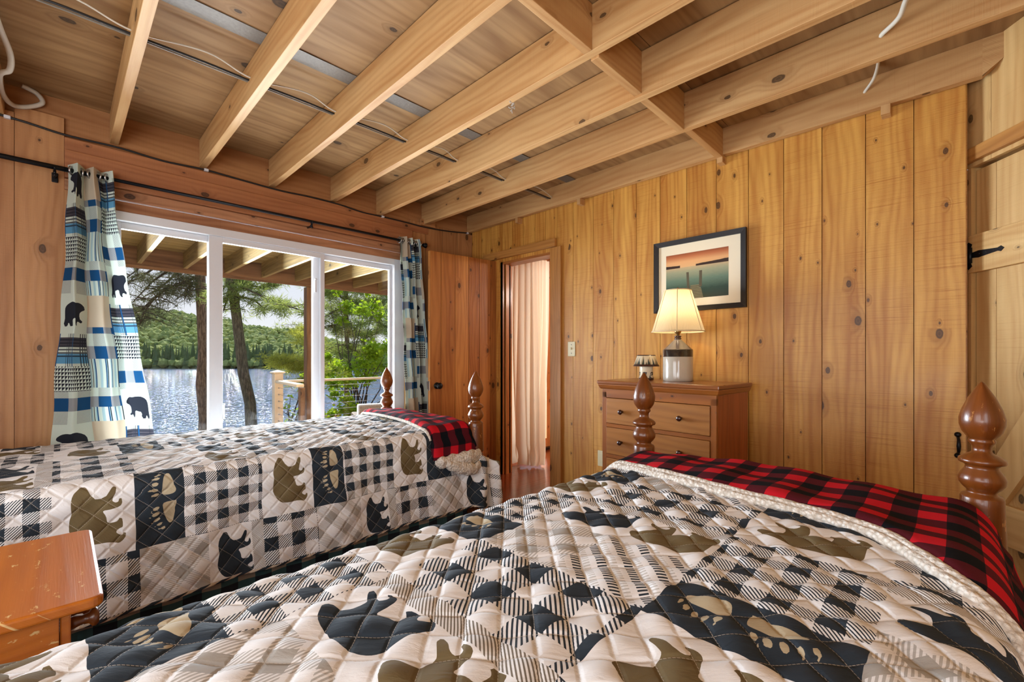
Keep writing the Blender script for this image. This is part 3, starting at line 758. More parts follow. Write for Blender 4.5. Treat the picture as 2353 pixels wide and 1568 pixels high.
def quilt_attrs(U, V, u0, v0):
    """U, V flat cloth coordinates; u0 start of a bear block, v0 start of a bear row"""
    n, m = U.shape
    so = np.full((n, m), .05); sd = so.copy(); stn = so.copy()
    iu = np.floor((U-u0)/PU+1e-6); PV = H1+H2; iv = np.floor((V-v0)/PV+1e-6)
    for a in np.unique(iu):
        for b in np.unique(iv):
            bu, bv = u0+a*PU, v0+b*PV
            def paint(arr, polys, cu, cv, k, ku=1.):
                sel = (abs(U-cu) < .13) & (abs(V-cv) < .17)
                if not sel.any(): return
                x, y = U[sel], V[sel]; d = np.full(x.shape, .05)
                for p in polys: d = np.minimum(d, sdf(x, y, p*[k*ku, k]+[cu, cv]))
                arr[sel] = np.minimum(arr[sel], d)
            paint(so, [bc], bu+.108, bv+.125, .195, .92)
            paint(stn, PAWS, bu+.272, bv+.13, .24, .68)
            fl = bc*[1, 1]
            paint(sd, [fl], bu+.50, bv+H1+.105, .175, .95)
            paint(so, [fl], bu+.50, bv+H1+.29, .165, 1.05)
    # block index per face
    fu = (U[:-1, :-1]+U[1:, 1:])/2; fv = (V[:-1, :-1]+V[1:, 1:])/2
    lu = np.mod(fu-u0, PU); lv = np.mod(fv-v0, PV); K = Q_KINDS.index
    mi = np.zeros(fu.shape, int); r1 = lv < H1
    mi[r1 & (lu >= .20) & (lu < .34)] = K('paw'); mi[r1 & (lu >= .34)] = K('check')
    r2 = ~r1
    mi[r2 & (lu < .21)] = K('bold'); mi[r2 & (lu >= .21) & (lu < .41) & (lv < H1+.19)] = K('grey'); mi[r2 & (lu >= .21) & (lu < .41) & (lv >= H1+.19)] = K('hatch')
    mi[r2 & (lu >= .56)] = K('thin')
    return {'s_olive': so, 's_dark': sd, 's_tan': stn}, mi

def quilt(name, res, xa, xb, ya, yb, ztop, hemL, hemR, u0, v0, label, flare, crown=.02, rr=.055, puff=.0045, out=(.0, .07), ext=.11):
    """ya (camera side, lower y) .. yb (window side); v runs from the window side hem to the camera side hem"""
    yc = (ya+yb)/2; hw = (yb-ya)/2
    q = rr*PI/2
    vL = -yb; vR = -ya                     # crease positions in v
    v0s = vL - (q-rr) - (ztop-rr-hemL); v1s = vR + (q-rr) + (ztop-rr-hemR)
    us = np.arange(round(xa/res), round((xb+ext)/res)+1)*res; vs = np.arange(round(v0s/res), round(v1s/res)+1)*res
    U, V = np.meshgrid(us, vs, indexing='ij')
    # across profile
    def prof(e):                            # e: arc length past the point where the edge rounding begins
        e = np.maximum(e, 0); t = np.minimum(e/rr, PI/2)
        o = rr*np.sin(t); dz = rr*(1-np.cos(t)); ex = np.maximum(e-q, 0)
        return o, dz+ex, ex
    sv = np.where(V > (vL+vR)/2, 1., -1.); dist = np.where(sv > 0, V-(vR-rr), (vL+rr)-V)
    o, dz, ex = prof(dist)
    Y = np.where(dist > 0, np.where(sv > 0, ya+rr-o, yb-rr+o), -V)
    cz = crown*(1-np.clip(abs(-V-yc)/hw, 0, 1)**2.4)
    Z = ztop+cz-dz
    side = smooth(ex/.45)
    outv = np.where(sv > 0, out[1], out[0])
    wav = .012*np.sin(U*9+.6)*smooth(ex/.2)+.006*np.sin(U*23+V*5)*smooth(ex/.15)
    Y = Y - sv*(outv*side+wav*(ex > 0))
    X = U.copy()
    # foot end: top rolls down behind the rail, side panels run on past the post
    du = U-(xb-rr); t = np.clip(du/rr, 0, PI/2); o2 = np.where(du > 0, rr*np.sin(t), 0); d2 = np.where(du > 0, rr*(1-np.cos(t))+np.maximum(du-q, 0), 0)
    Xr = np.where(du > 0, xb-rr+o2, U); Zr = Z-d2
    k = smooth((ex-.01)/.10)
    X = Xr*(1-k)+U*k; Z = Zr*(1-k)+(Z-flare*np.maximum(du, 0)*.25)*k
    Y = Y - sv*flare*k*np.maximum(du+.06, 0)*np.where(sv > 0, .30, .05)
    # bunched folds at the foot corner
    fold = smooth((du+.10)/.2)*k
    Y = Y - sv*.016*fold*np.sin(U*55+V*8)*np.where(sv > 0, 1, 0); 
    # quilting relief and slump
    a = (U+V)/QCELL; b = (U-V)/QCELL
    pf = (np.abs(np.sin(PI*a))*np.abs(np.sin(PI*b)))**.6*puff
    pk = .0022*np.sin(U*38+V*61)+.0018*np.sin(U*71-V*33+1.)
    Z = Z + np.where(ex > 0, 0, pf+pk); Y = Y - sv*np.where(ex > 0, pf*.55+pk, 0)
    Z = np.maximum(Z, .03)
    at, mi = quilt_attrs(U, V, u0, v0)
    # bound edge along the hems
    mi[:, :max(1, int(.012/res))] = Q_KINDS.index('bind'); mi[:, -max(1, int(.012/res)):] = Q_KINDS.index('bind')
    P = np.stack([X, Y, Z], -1)
    ob = grid_obj(name, P, np.stack([U, V], -1), Q_MATS, mi, at)
    sm = ob.modifiers.new('thickness', 'SOLIDIFY'); sm.thickness = .006; sm.offset = -1; sm.use_rim = True
    return tag(ob, label, 'quilt', 'patchwork quilts')
quilt('quilt', .005, -3.10, -1.135, -3.425, -2.405, .652, .30, .25, -2.41, 3.012,
      'bear and paw print patchwork quilt on the nearest bed', .2, crown=.022, rr=.075, puff=.005)
quilt('quilt', .005, -3.30, -1.135, -1.335, -.29, .646, .30, .215, -2.255, 1.29,
      'bear and paw print patchwork quilt on the bed under the window', 1.0, crown=.018, rr=.045, puff=.002, out=(.0, .055), ext=.14)

# plaid blankets ------------------------------------------------------------
def blanket(name, xin, xout, ya, yb, ztop, rr, dropL, dropR, label, crown, outR=.0, lift=.016, res=.008, footdrop=.2):
    """xin(v): head-side edge; xout: footboard side where it turns down"""
    q = rr*PI/2; vL, vR = -yb, -ya; yc = (ya+yb)/2; hw = (yb-ya)/2
    v0s, v1s = vL-(q-rr)-dropL, vR+(q-rr)+dropR
    nv = int((v1s-v0s)/res); nu = 60
    vs = np.linspace(v0s, v1s, nv); t = np.linspace(0, 1, nu)
    T, V = np.meshgrid(t, vs, indexing='ij')
    XI = np.interp(V, *xin)
    Ls = (xout-XI)+footdrop
    D = T*Ls; U = XI+D
    sv = np.where(V > (vL+vR)/2, 1., -1.); dist = np.where(sv > 0, V-(vR-rr), (vL+rr)-V)
    e = np.maximum(dist, 0); a = np.minimum(e/rr, PI/2); o = rr*np.sin(a); ex = np.maximum(e-q, 0); dz = rr*(1-np.cos(a))+ex
    Y = np.where(dist > 0, np.where(sv > 0, ya+rr-o, yb-rr+o), -V)
    Z = ztop+crown*(1-np.clip(abs(-V-yc)/hw, 0, 1)**2.4)-dz
    Y = Y-sv*(np.where(sv > 0, outR, 0)*smooth(ex/.3)+.008*np.sin(U*30)*smooth(ex/.1))
    r2 = .05; du = np.maximum(U-(xout-r2), 0); a2 = np.minimum(du/r2, PI/2)
    X = np.where(du > 0, xout-r2+r2*np.sin(a2), U); k = 1-smooth(ex/.08)
    dd_ = (r2*(1-np.cos(a2))+np.maximum(du-r2*PI/2, 0)); Z = Z-dd_*k; X = X*k+np.minimum(U, xout+.02)*(1-k)
    # soft rise from the edge: rolled thickness at the edge, low waves
    edge = np.sqrt(np.clip(1-(1-np.clip(D/.03, 0, 1))**2, 0, 1))
    ln = lift*edge+.004*np.sin(U*26+V*11)*edge+.003*np.sin(V*34)*edge
    Z = Z+np.where(ex > 0, 0, ln); Y = Y-sv*np.where(ex > 0, ln, 0)
    P = np.stack([X, Y, Z], -1)
    ob = grid_obj(name, P, np.stack([U+.013, V+.01], -1), [M_PLAID]); tag(ob, label, 'blanket', 'red plaid throw blankets')
    sm = ob.modifiers.new('thickness', 'SOLIDIFY'); sm.thickness = .008; sm.offset = -1
    return ob, P
def roll(parent, pts, r, name='sherpa_edge', seed=0):
    rnd = random.Random(seed); mb = MB(); out = []
    pts = [Vector(p) for p in pts]
    for i in range(len(pts)-1):
        n = max(2, int((pts[i+1]-pts[i]).length/.005))
        for k in range(n): out.append(pts[i].lerp(pts[i+1], k/n))
    out.append(pts[-1])
    mb.tube(out, [r*(1+.05*math.sin(i*.31+seed)+rnd.uniform(-.035, .035)) for i in range(len(out))], 14)
    o = mb.build(name, M_SHERPA, parent, smooth=True)
    return o
def fold(parent, pts, rx, rz, seed):
    """soft rolled hem: flattened tube with rounded ends and uneven lumps"""
    rnd = random.Random(seed); mb = MB(); pts = [Vector(p) for p in pts]; out = []
    for i in range(len(pts)-1):
        n = max(2, int((pts[i+1]-pts[i]).length/.006))
        for k in range(n): out.append(pts[i].lerp(pts[i+1], k/n))
    out.append(pts[-1]); n = len(out); rings = []; S = 18
    for i, p in enumerate(out):
        t = i/(n-1); e = math.sqrt(max(1-abs(2*t-1)**6, .02)); w = 1+.12*math.sin(t*7+seed)+.05*math.sin(t*23)
        rings.append([mb.bm.verts.new(p+Vector((0, rx*e*math.cos(2*PI*k/S)*(1.1+.1*math.sin(k+t*9)), rz*e*w*math.sin(2*PI*k/S)+.004*math.sin(t*31+k)))) for k in range(S)])
    for i in range(n-1):
        for k in range(S): mb.bm.faces.new((rings[i][k], rings[i][(k+1) % S], rings[i+1][(k+1) % S], rings[i+1][k]))
    mb.bm.faces.new(rings[0]); mb.bm.faces.new(rings[-1])
    return mb.build('sherpa_fold', M_SHERPA, parent, smooth=True)
b1, P1 = blanket('blanket', ([2.30, 2.42, 2.62, 2.79, 2.93, 3.04, 3.13, 3.22, 3.27, 3.31, 3.36, 3.45, 3.7], [-1.33, -1.36, -1.42, -1.468, -1.505, -1.518, -1.53, -1.552, -1.592, -1.65, -1.72, -1.79, -1.86]), -1.125, -3.43, -2.40, .660, .085, .09, .36,
               'red and black plaid sherpa throw folded over the foot of the nearest bed', .024, outR=.05)
e = [Vector(P1[0, j]) for j in range(0, P1.shape[1], 3)]
off = lambda P, d, z: [p+Vector((d, 0, z)) if abs(p.y+2.9) < .5 else p+Vector((d, math.copysign(.006, p.y+2.9), z*.4)) for p in P]
roll(b1, off(e, -.004, .006), .0145, seed=1); roll(b1, off(e, -.027, .003), .0125, seed=2)
# sherpa roll showing at the near left end
b2, P2 = blanket('blanket', ([.14, .30, .60, 1.0, 1.25, 1.34, 1.45, 1.52], [-1.30, -1.30, -1.33, -1.37, -1.42, -1.425, -1.415, -1.41]), -1.125, -1.337, -.285, .655, .06, .10, .085,
               'red and black plaid sherpa throw folded over the foot of the bed under the window', .022, outR=.02, lift=.026, footdrop=.10)
j = -1
bot = [Vector(P2[i, j]) for i in range(0, 60, 4) if P2[i, j][0] < -1.06]
fold(b2, [p+Vector((0, -.016, -.012)) for p in bot], .024, .036, 3)
fold(b2, [Vector((-1.37, -1.392, .488)), Vector((-1.30, -1.402, .462)), Vector((-1.23, -1.408, .442)), Vector((-1.17, -1.405, .432)), Vector((-1.115, -1.395, .452))], .020, .032, 4)
roll(b2, [Vector(P2[0, jj])+Vector((-.004, 0, .008)) for jj in range(0, P2.shape[1]-10, 3)], .009, seed=5)

# ------------------------------------------------------------------ nightstand
t = empty('nightstand', (-3.06, -1.92, 0), 0, 'worn orange brown nightstand with scuffed top between the two beds', 'nightstand')
mb = MB(); T = Matrix.Translation((3.06, 1.92, 0))
nx, ny0, ny1, nz = -2.775, -2.165, -1.675, .603
def rounded(x0, x1, y0, y1, r, n=5):
    pts = []
    for cx, cy, a0 in ((x1-r, y0+r, -PI/2), (x1-r, y1-r, 0), (x0+r, y1-r, PI/2), (x0+r, y0+r, PI)):
        for k in range(n+1): pts.append((cx+r*math.cos(a0+PI/2*k/n), cy+r*math.sin(a0+PI/2*k/n)))
    return pts
poly = rounded(-3.36, nx, ny0, ny1, .022)
mb.prism(poly, T @ Matrix.Translation((0, 0, nz-.022)), .022)
for f in mb.bm.faces:
    for l in f.loops: l[mb.uvl].uv = (l.vert.co.x+.4 if abs(f.normal.z) > .5 else l.vert.co.x+l.vert.co.z, l.vert.co.y)
o = mb.build('top', W_NIGHT, t); bv = o.modifiers.new('round', 'BEVEL'); bv.width = .006; bv.segments = 3; bv.limit_method = 'ANGLE'
mb = MB(); mb.box((-3.33, ny0+.03, .12), (nx-.062, ny1-.03, nz-.023), grain=0, M=T, tone=.4, bev=.002); mb.build('carcass', W_NIGHT, t)
for x in (-3.325, nx-.104):
    for y in (ny0+.032, ny1-.072):
        mb = MB(); mb.box((x, y, 0), (x+.04, y+.04, .14), grain=2, M=T, tone=.5, bev=.002); mb.build('leg', W_NIGHT, t)
for z0, z1 in ((.508, .576), (.33, .495), (.15, .318)):
    mb = MB(); mb.box((nx-.0615, ny0+.034, z0), (nx-.046, ny1-.034, z1), grain=1, M=T, tone=.2, bev=.003); d = mb.build('drawer', W_NIGHT, t)
    for yy in ((ny0+.06, ny1-.06)):
        mb = MB(); mb.lathe([(.012, 0), (.011, .008), (.0085, .016), (.0105, .026), (.0175, .031), (.0185, .036), (.014, .041), (.002, .042)], 18, T @ Matrix.Translation((nx-.046, yy, (z0+z1)/2)) @ Matrix.Rotation(PI/2, 4, 'Y'))
        mb.build('knob', W_BED, d)

# ------------------------------------------------------------------ dresser
DR = R(-3.2)
DL = Vector((-.272, -2.156, 0))
t = empty('dresser', DL, DR, 'brown chest of drawers with dark knobs standing against the lamp wall', 'dresser')
hw, hd, zt = .352, .205, .926
def dbx(mb, lo, hi, **k): return mb.box(lo, hi, **k)
# local: -x is the front
mb = MB(); mb.box((-hd, -hw, .06), (-hd+.022, -hw+.03, zt-.07), grain=2, tone=.5, bev=.001); mb.box((-hd, hw-.03, .06), (-hd+.022, hw, zt-.07), grain=2, tone=.5, bev=.001)
mb.box((-hd, -hw, zt-.105), (-hd+.022, hw, zt-.052), grain=1, tone=.3, bev=.001)
for z in (.255, .452, .640): mb.box((-hd, -hw+.03, z), (-hd+.022, hw-.03, z+.022), grain=1, tone=.35, bev=.0015)
mb.box((-hd, -hw+.03, .06), (-hd+.022, hw-.03, .09), grain=1, tone=.5); mb.box((-hd, .028, .662), (-hd+.022, .058, zt-.106), grain=2, tone=.7, bev=.001)
mb.build('face_frame', W_DRESS, t)
for s_, nm in ((-1, 0), (1, 1)):
    mb = MB(); y0 = s_*hw; mb.box((-hd+.023, min(y0, y0-s_*.018), .0), (hd, max(y0, y0-s_*.018), zt-.05), grain=2, tone=.3); mb.build('side_panel', W_DSIDE, t)
mb = MB(); mb.box((hd-.01, -hw+.02, .05), (hd-.002, hw-.02, zt-.05), grain=2); mb.box((-hd+.03, -hw+.02, .05), (hd-.012, hw-.02, .06), grain=1); mb.build('back_panel', W_DSIDE, t)
for y in (-hw, hw-.05):
    mb = MB(); mb.box((-hd, y, 0), (-hd+.05 if False else -hd+.022, y+.05, .059), grain=2, tone=.5, bev=.002); mb.build('leg', W_DRESS, t)
mb = MB(); mb.box((-hd-.026, -hw-.024, zt-.022), (hd+.004, hw+.024, zt), grain=1, tone=.3, bev=.005)
mb.build('top', W_DTOP, t)
mb = MB()
mp = [(0, 0), (-.006, 0), (-.012, .006), (-.016, .016), (-.020, .024), (-.020, .029), (0, .029)]
pr = [(-hd+x, z) for x, z in mp]
n = len(pr)
a = [mb.bm.verts.new((x, -hw+(x+hd), zt-.052+z)) for x, z in pr]; b = [mb.bm.verts.new((x, hw-(x+hd), zt-.052+z)) for x, z in pr]
c = [mb.bm.verts.new((hd, -hw+(x+hd), zt-.052+z)) for x, z in pr]; d = [mb.bm.verts.new((hd, hw-(x+hd), zt-.052+z)) for x, z in pr]
for A, B in ((a, b), (c, a), (b, d)):
    for i in range(n-1):
        f = mb.bm.faces.new((A[i], A[i+1], B[i+1], B[i])); f[mb.tn] = .8
        for l in f.loops: l[mb.uvl].uv = (l.vert.co.z, l.vert.co.y+l.vert.co.x)
mb.build('cornice', W_DRESS, t)
def drawer(y0, y1, z0, z1, knobs, tone, proud=.004):
    mb = MB(); mb.box((-hd-proud, y0, z0), (-hd+.30, y1, z1), grain=1, tone=tone, bev=.003); dr = mb.build('drawer', W_DRAWER, t)
    for ky in knobs:
        mb = MB(); mb.lathe([(.0075, 0), (.0072, .010), (.009, .014), (.0135, .018), (.0155, .024), (.0135, .029), (.007, .0325), (.001, .033)], 18, Matrix.Translation((-hd-proud, ky, (z0+z1)/2)) @ Matrix.Rotation(-PI/2, 4, 'Y')); mb.build('knob', W_KNOB, dr)
drawer(.060, hw-.032, .664, zt-.108, [.205], .15); drawer(-hw+.032, .026, .664, zt-.108, [-.165], .1)
for z0, z1, tn in ((.476, .638, .55), (.279, .450, .35), (.092, .253, .4)): drawer(-hw+.032, hw-.032, z0, z1, [.21, -.165], tn)

# table lamp ---------------------------------------------------------------
LP = Vector((-.215, -2.168, zt))
t = empty('table_lamp', LP, 0, 'lit jug lamp with pleated white shade on the dresser', 'lamp')
s = NT('jug_glaze'); z = s.sep(s.obj())[2]; nz = s.noise(s.obj(), 30, 4)
col = s.mix(s.gt(z, .146), srgb(198, 190, 174), srgb(24, 20, 20)); col = s.mix(s.mul(nz, .2), col, srgb(120, 110, 100))
M_JUG = s.bsdf(col, .08, coat=.6)
s = NT('jug_cone'); M_CONE = s.bsdf(s.mix(s.noise(s.obj(), 20, 3), srgb(120, 112, 112), srgb(84, 78, 80)), .1, coat=.8)
mb = MB(); mb.lathe([(.001, .0), (.082, .0), (.0855, .004), (.0865, .02), (.0865, .185), (.0845, .189)], 40); mb.build('jug_body', M_JUG, t)
mb = MB(); mb.lathe([(.0845, .1895), (.080, .194), (.022, .248), (.0185, .252)], 40, caps=False); mb.build('jug_shoulder', M_CONE, t)
mb = MB(); mb.lathe([(.018, .251), (.0215, .253), (.0215, .258), (.0175, .260), (.0175, .264), (.021, .266), (.021, .271), (.016, .274)], 24); mb.build('collar', W_KNOB, t)
mb = MB(); mb.lathe([(.010, .2745), (.012, .278), (.012, .286), (.019, .291), (.0205, .30), (.0205, .325), (.0215, .33), (.018, .335)], 24); mb.tube([(.015, -.013, .305), (.028, -.024, .305)], .003, 8); mb.build('socket', M_BRASS, t)
s = NT('lit_bulb'); em = s.n('Emission'); em.inputs[0].default_value = (1, .78, .48, 1); em.inputs[1].default_value = 4; s.t.links.new(em.outputs[0], s.out.inputs[0])
mb = MB(); mb.sphere((0, 0, .375), .03, 16, (1, 1, 1.2)); mb.build('bulb', s.mat, t)
s = NT('pleated_shade'); u, v, _ = s.sep(s.uv())
pl = s.add(s.mul(s.m('SINE', s.mul(u, 2*PI*110)), .5), .5)
col = s.mix(pl, srgb(232, 218, 186), srgb(206, 188, 152))
b = s.n('BsdfDiffuse'); s.put(b.inputs[0], col); tr = s.n('BsdfTranslucent'); s.put(tr.inputs[0], col); ms = s.n('MixShader'); ms.inputs[0].default_value = .4
s.t.links.new(b.outputs[0], ms.inputs[1]); s.t.links.new(tr.outputs[0], ms.inputs[2]); s.t.links.new(ms.outputs[0], s.out.inputs[0])
M_SHADE = s.mat
sh = MB(); NS = 440; r0, r1, z0, z1 = .1495, .0765, .297, .545
for i in range(NS):
    a0, a1 = 2*PI*i/NS, 2*PI*(i+1)/NS
    w = lambda k: 1+.006*(k % 4 in (0, 3))
    c0, c1 = w(i), w(i+1)
    f = sh.bm.faces.new([sh.bm.verts.new((r*c*math.cos(a), r*c*math.sin(a), z)) for r, c, a, z in ((r0, c0, a0, z0), (r0, c1, a1, z0), (r1, c1, a1, z1), (r1, c0, a0, z1))])
    for l, q in zip(f.loops, ((i, 0), (i+1, 0), (i+1, 1), (i, 1))): l[sh.uvl].uv = (q[0]/NS, q[1])
bmesh.ops.remove_doubles(sh.bm, verts=sh.bm.verts[:], dist=1e-5)
shade = sh.build('lamp_shade', M_SHADE, t, smooth=True)
M_TRIM = plain('shade_trim', srgb(226, 206, 164), .8)
mb = MB()
for r, z in ((r0*1.006, z0), (r1*1.006, z1)): mb.tube([(r*math.cos(2*PI*k/60), r*math.sin(2*PI*k/60), z) for k in range(61)], .0035, 8)
for k in range(6):
    a = 2*PI*(k+.37)/6; mb.tube([(r0*1.012*math.cos(a), r0*1.012*math.sin(a), z0), (r1*1.012*math.cos(a), r1*1.012*math.sin(a), z1)], .0022, 6)
mb.build('shade_trim', M_TRIM, shade)
mb = MB(); mb.tube([(0, 0, .41), (0, 0, .55)], .0025, 6)
for k in range(3):
    a = 2*PI*k/3; mb.tube([(0, 0, .54), (r1*math.cos(a), r1*math.sin(a), .543)], .0018, 6)
mb.lathe([(.006, .548), (.008, .553), (.004, .563), (.001, .566)], 12); mb.build('harp', M_BRASS, t)
ld = bpy.data.lights.new('lamp_bulb_light', 'POINT'); ld.energy = 1.9; ld.color = (1, .80, .54); ld.shadow_soft_size = .03
lo = bpy.data.objects.new('lamp_bulb_light', ld); COL.objects.link(lo); lo.location = LP+Vector((0, 0, .43))

# candle lamp --------------------------------------------------------------
CP = Vector((-.235, -1.972, zt))
t = empty('candle_lamp', CP, 0, 'small cream candle lamp painted with fir trees and a bear, on the dresser', 'candle lamp')
def forest_mat(name, base, per, h0, h1, dark):
    s = NT(name); u, v, _ = s.sep(s.uv())
    out = base
    for k, (p, a, b, off, cl) in enumerate(per):
        tri = s.m('ABSOLUTE', s.sub(s.m('FRACT', s.add(s.m('DIVIDE', u, p), off)), .5))
        w = s.noise(s.comb(s.m('FLOOR', s.add(s.m('DIVIDE', u, p), off)), k*3.), 1.7, 0)
        top = s.add(a, s.mul(s.mul(s.sub(.5, s.mul(tri, 2.4)), b), s.add(.5, w)))
        jag = s.mul(s.sub(s.m('FRACT', s.m('DIVIDE', v, .006)), .5), .004)
        out = s.mix(s.lt(v, s.add(top, jag)), out, cl)
    return s, out
GRN = srgb(52, 66, 48); BRN = srgb(70, 44, 34); SND = srgb(196, 176, 140)
s, col = forest_mat('candle_shade_paint', srgb(232, 220, 190), [(.05, .030, .075, .2, SND), (.036, .020, .075, .0, srgb(70, 78, 72)), (.024, .012, .045, .4, GRN)], 0, 0, GRN)
u, v, _ = s.sep(s.uv())
col = s.mix(s.lt(v, s.add(.009, s.mul(s.noise(s.comb(s.mul(u, 60), 0.), 1, 2), .008))), col, BRN)
col = s.mix(s.gt(v, .066), col, BRN); M_CS = s.bsdf(col, .35, coat=.2, trans=.25)
s, col = forest_mat('candle_body_paint', srgb(226, 212, 182), [(.045, .012, .05, .3, GRN), (.03, .006, .035, .1, srgb(86, 58, 44))], 0, 0, GRN)
u, v, _ = s.sep(s.uv()); col = s.mix(s.lt(v, s.add(.010, s.mul(s.noise(s.comb(s.mul(u, 70), 0.), 1, 2), .01))), col, BRN)
M_CB = s.bsdf(col, .3, coat=.3)
def lathe_uv(prof, seg, mat, name, par, smooth=True):
    mb = MB(); mb.lathe(prof, seg, caps=False); zs = [p[1] for p in prof]
    r = max(p[0] for p in prof)
    for f in mb.bm.faces:
        for l in f.loops: pass
    mb.bm.faces.ensure_lookup_table(); i = 0
    for k in range(len(prof)-1):
        for a in range(seg):
            f = mb.bm.faces[i]; i += 1
            for l, (q, zz) in zip(f.loops, ((a, k), (a+1, k), (a+1, k+1), (a, k+1))): l[mb.uvl].uv = (q*2*PI*r/seg, prof[zz][1]-zs[0])
    return mb.build(name, mat, par, smooth=True)
lathe_uv([(.040, 0), (.045, .003), (.045, .016), (.041, .022), (.041, .088), (.040, .094)], 40, M_CB, 'candle_body', t)
cs = lathe_uv([(.080, .086), (.0795, .088), (.074, .098), (.061, .136), (.055, .157), (.053, .158)], 48, M_CS, 'candle_shade', t)
mb = MB(); mb.tube([(0, .0, .094), (0, 0, .10)], .039, 20); mb.build('glass_cup', M_IVORY, t)
# bear figures printed on the candle body
mb = MB()
for a0 in (2.3, 3.4, 4.6):
    for k in range(len(bc)-2):
        pass
    sc_ = .030
    pts = [(-p[1]*sc_, -p[0]*sc_) for p in bc]
    vs = []
    for (x, y) in pts:
        a = a0+x/.0415; vs.append(mb.bm.verts.new((.0419*math.cos(a), .0419*math.sin(a), .040+y)))
    f = mb.bm.faces.new(vs)
bmesh.ops.triangulate(mb.bm, faces=mb.bm.faces[:])
mb.build('bear_print', plain('bear_print', srgb(48, 40, 36), .4), t)

# framed picture -------------------------------------------------------------
PY0, PY1, PZ0, PZ1 = -2.492, -1.919, 1.363, 1.829
t = empty('picture_frame', (0, (PY0+PY1)/2, PZ0), 0, 'black framed photograph of a ruined pier at sunset on the lamp wall', 'picture')
T = Matrix.Translation(-Vector(t.location)); fwd = .034
s = NT('worn_black_frame'); nz = s.noise(s.obj(), 70, 4, .7); M_FR = s.bsdf(s.mix(s.step(nz, .6, .75), srgb(26, 23, 22), srgb(60, 50, 42)), .45)
mb = MB()
O = [(PY0, PZ0), (PY1, PZ0), (PY1, PZ1), (PY0, PZ1)]; I = [(PY0+.03, PZ0+.03), (PY1-.03, PZ0+.03), (PY1-.03, PZ1-.03), (PY0+.03, PZ1-.03)]
for k in range(4):
    o0, o1, i0, i1 = O[k], O[(k+1) % 4], I[k], I[(k+1) % 4]
    P = [(-.006, *o0), (-.006, *o1), (-.006, *i1), (-.006, *i0), (-fwd, *o0), (-fwd, *o1), (-fwd+.006, *i1), (-fwd+.006, *i0)]
    mb.hexa([T @ Vector(p) for p in P], grain=0)
mb.build('frame', M_FR, t)
M_MATB = plain('picture_mat', srgb(236, 226, 198), .7, namt=.02)
mb = MB(); mb.box((-.018, PY0+.028, PZ0+.028), (-.013, PY1-.028, PZ1-.028), M=T)
mb.build('mat_board', M_MATB, t)
iy0, iy1, iz0, iz1 = PY0+.100, PY1-.081, PZ0+.079, PZ1-.093
w_, h_ = iy1-iy0, iz1-iz0
s = NT('sunset_print'); u, v, _ = s.sep(s.uv())
nz = s.noise(s.comb(s.mul(u, 14), s.mul(v, 60)), 1, 4, .65)
sky = s.ramp(v, [(.70, srgb(222, 180, 128)), (.82, srgb(226, 172, 120)), (.93, srgb(186, 112, 72)), (1., srgb(150, 84, 56))])
sea = s.ramp(s.add(v, s.mul(s.sub(nz, .5), .10)), [(0., srgb(52, 62, 50)), (.2, srgb(46, 72, 62)), (.42, srgb(104, 130, 112)), (.6, srgb(158, 162, 132)), (.7, srgb(196, 174, 134))])
col = s.mix(s.gt(v, .70), sea, sky)
hl = s.add(.715, s.mul(s.noise(s.comb(s.mul(u, 6), 0.), 1, 3), .03)); hs = s.mul(s.gt(v, .695), s.lt(v, s.sub(hl, s.mul(s.m('ABSOLUTE', s.sub(u, .42)), -.07))))
hs = s.mul(hs, s.mx(s.lt(u, .24), s.gt(u, .50)))
col = s.mix(hs, col, srgb(58, 44, 40))
M_PRINT = s.bsdf(col, .3)
s = NT('pier_planks'); u, v, _ = s.sep(s.uv()); M_PIER = s.bsdf(s.mix(s.lt(s.m('FRACT', s.mul(v, 9)), .28), s.mix(s.noise(s.comb(s.mul(u, 9), s.mul(v, 30)), 1, 3), srgb(150, 144, 104), srgb(84, 80, 54)), srgb(40, 42, 32)), .6)
mb = MB()
def pq(pts, x, mi): 
    vs = [(x, iy1-a*w_, iz0+b*h_) for a, b in pts]; lo_ = min(b for a, b in pts); hi_ = max(b for a, b in pts)
    mb.quad([T @ Vector(p) for p in vs], [((a if mi == 0 else a), (b if mi == 0 else (b-lo_)/(hi_-lo_))) for a, b in pts], mi=mi)
pq([(0, 0), (1, 0), (1, 1), (0, 1)], -.0185, 0)
pq([(.40, .0), (.62, .0), (.585, .20), (.545, .29), (.415, .29), (.40, .18)], -.0187, 1)
pq([(.36, .16), (.40, .16), (.385, .58), (.345, .58)], -.0189, 2); pq([(.55, .24), (.595, .24), (.60, .585), (.555, .585)], -.0189, 2)
mb.build('print', [M_PRINT, M_PIER, plain('pier_post_tone', srgb(92, 84, 60), .6, nscale=200, namt=.4)], t, fix=False)

# switch and outlet -----------------------------------------------------------
t = empty('light_switch', (0, -1.212, 1.134), 0, 'ivory toggle light switch on the lamp wall beside the doorway', 'light switch')
mb = MB(); mb.box((-.007, -.036, -.058), (-.0005, .036, .058), bev=.004); mb.build('plate', M_IVORY, t)
mb = MB(); mb.box((-.020, -.005, -.006), (-.0072, .005, .012), bev=.002); mb.build('toggle', M_IVORY, t)
mb = MB()
for z in (-.034, .034): mb = MB(); mb.sphere((-.0075, 0, z), .0045, 8); mb.build('screw', M_STEEL, t)
t = empty('wall_outlet', (0, -1.492, .315), 0, 'ivory electrical outlet low on the lamp wall left of the dresser', 'outlet')
mb = MB(); mb.box((-.007, -.036, -.058), (-.0005, .036, .058), bev=.004); mb.build('plate', M_IVORY, t)
for z in (-.024, .024):
    mb = MB(); mb.box((-.0095, -.017, z-.014), (-.0072, .017, z+.014), bev=.002); mb.build('socket', M_IVORY, t)

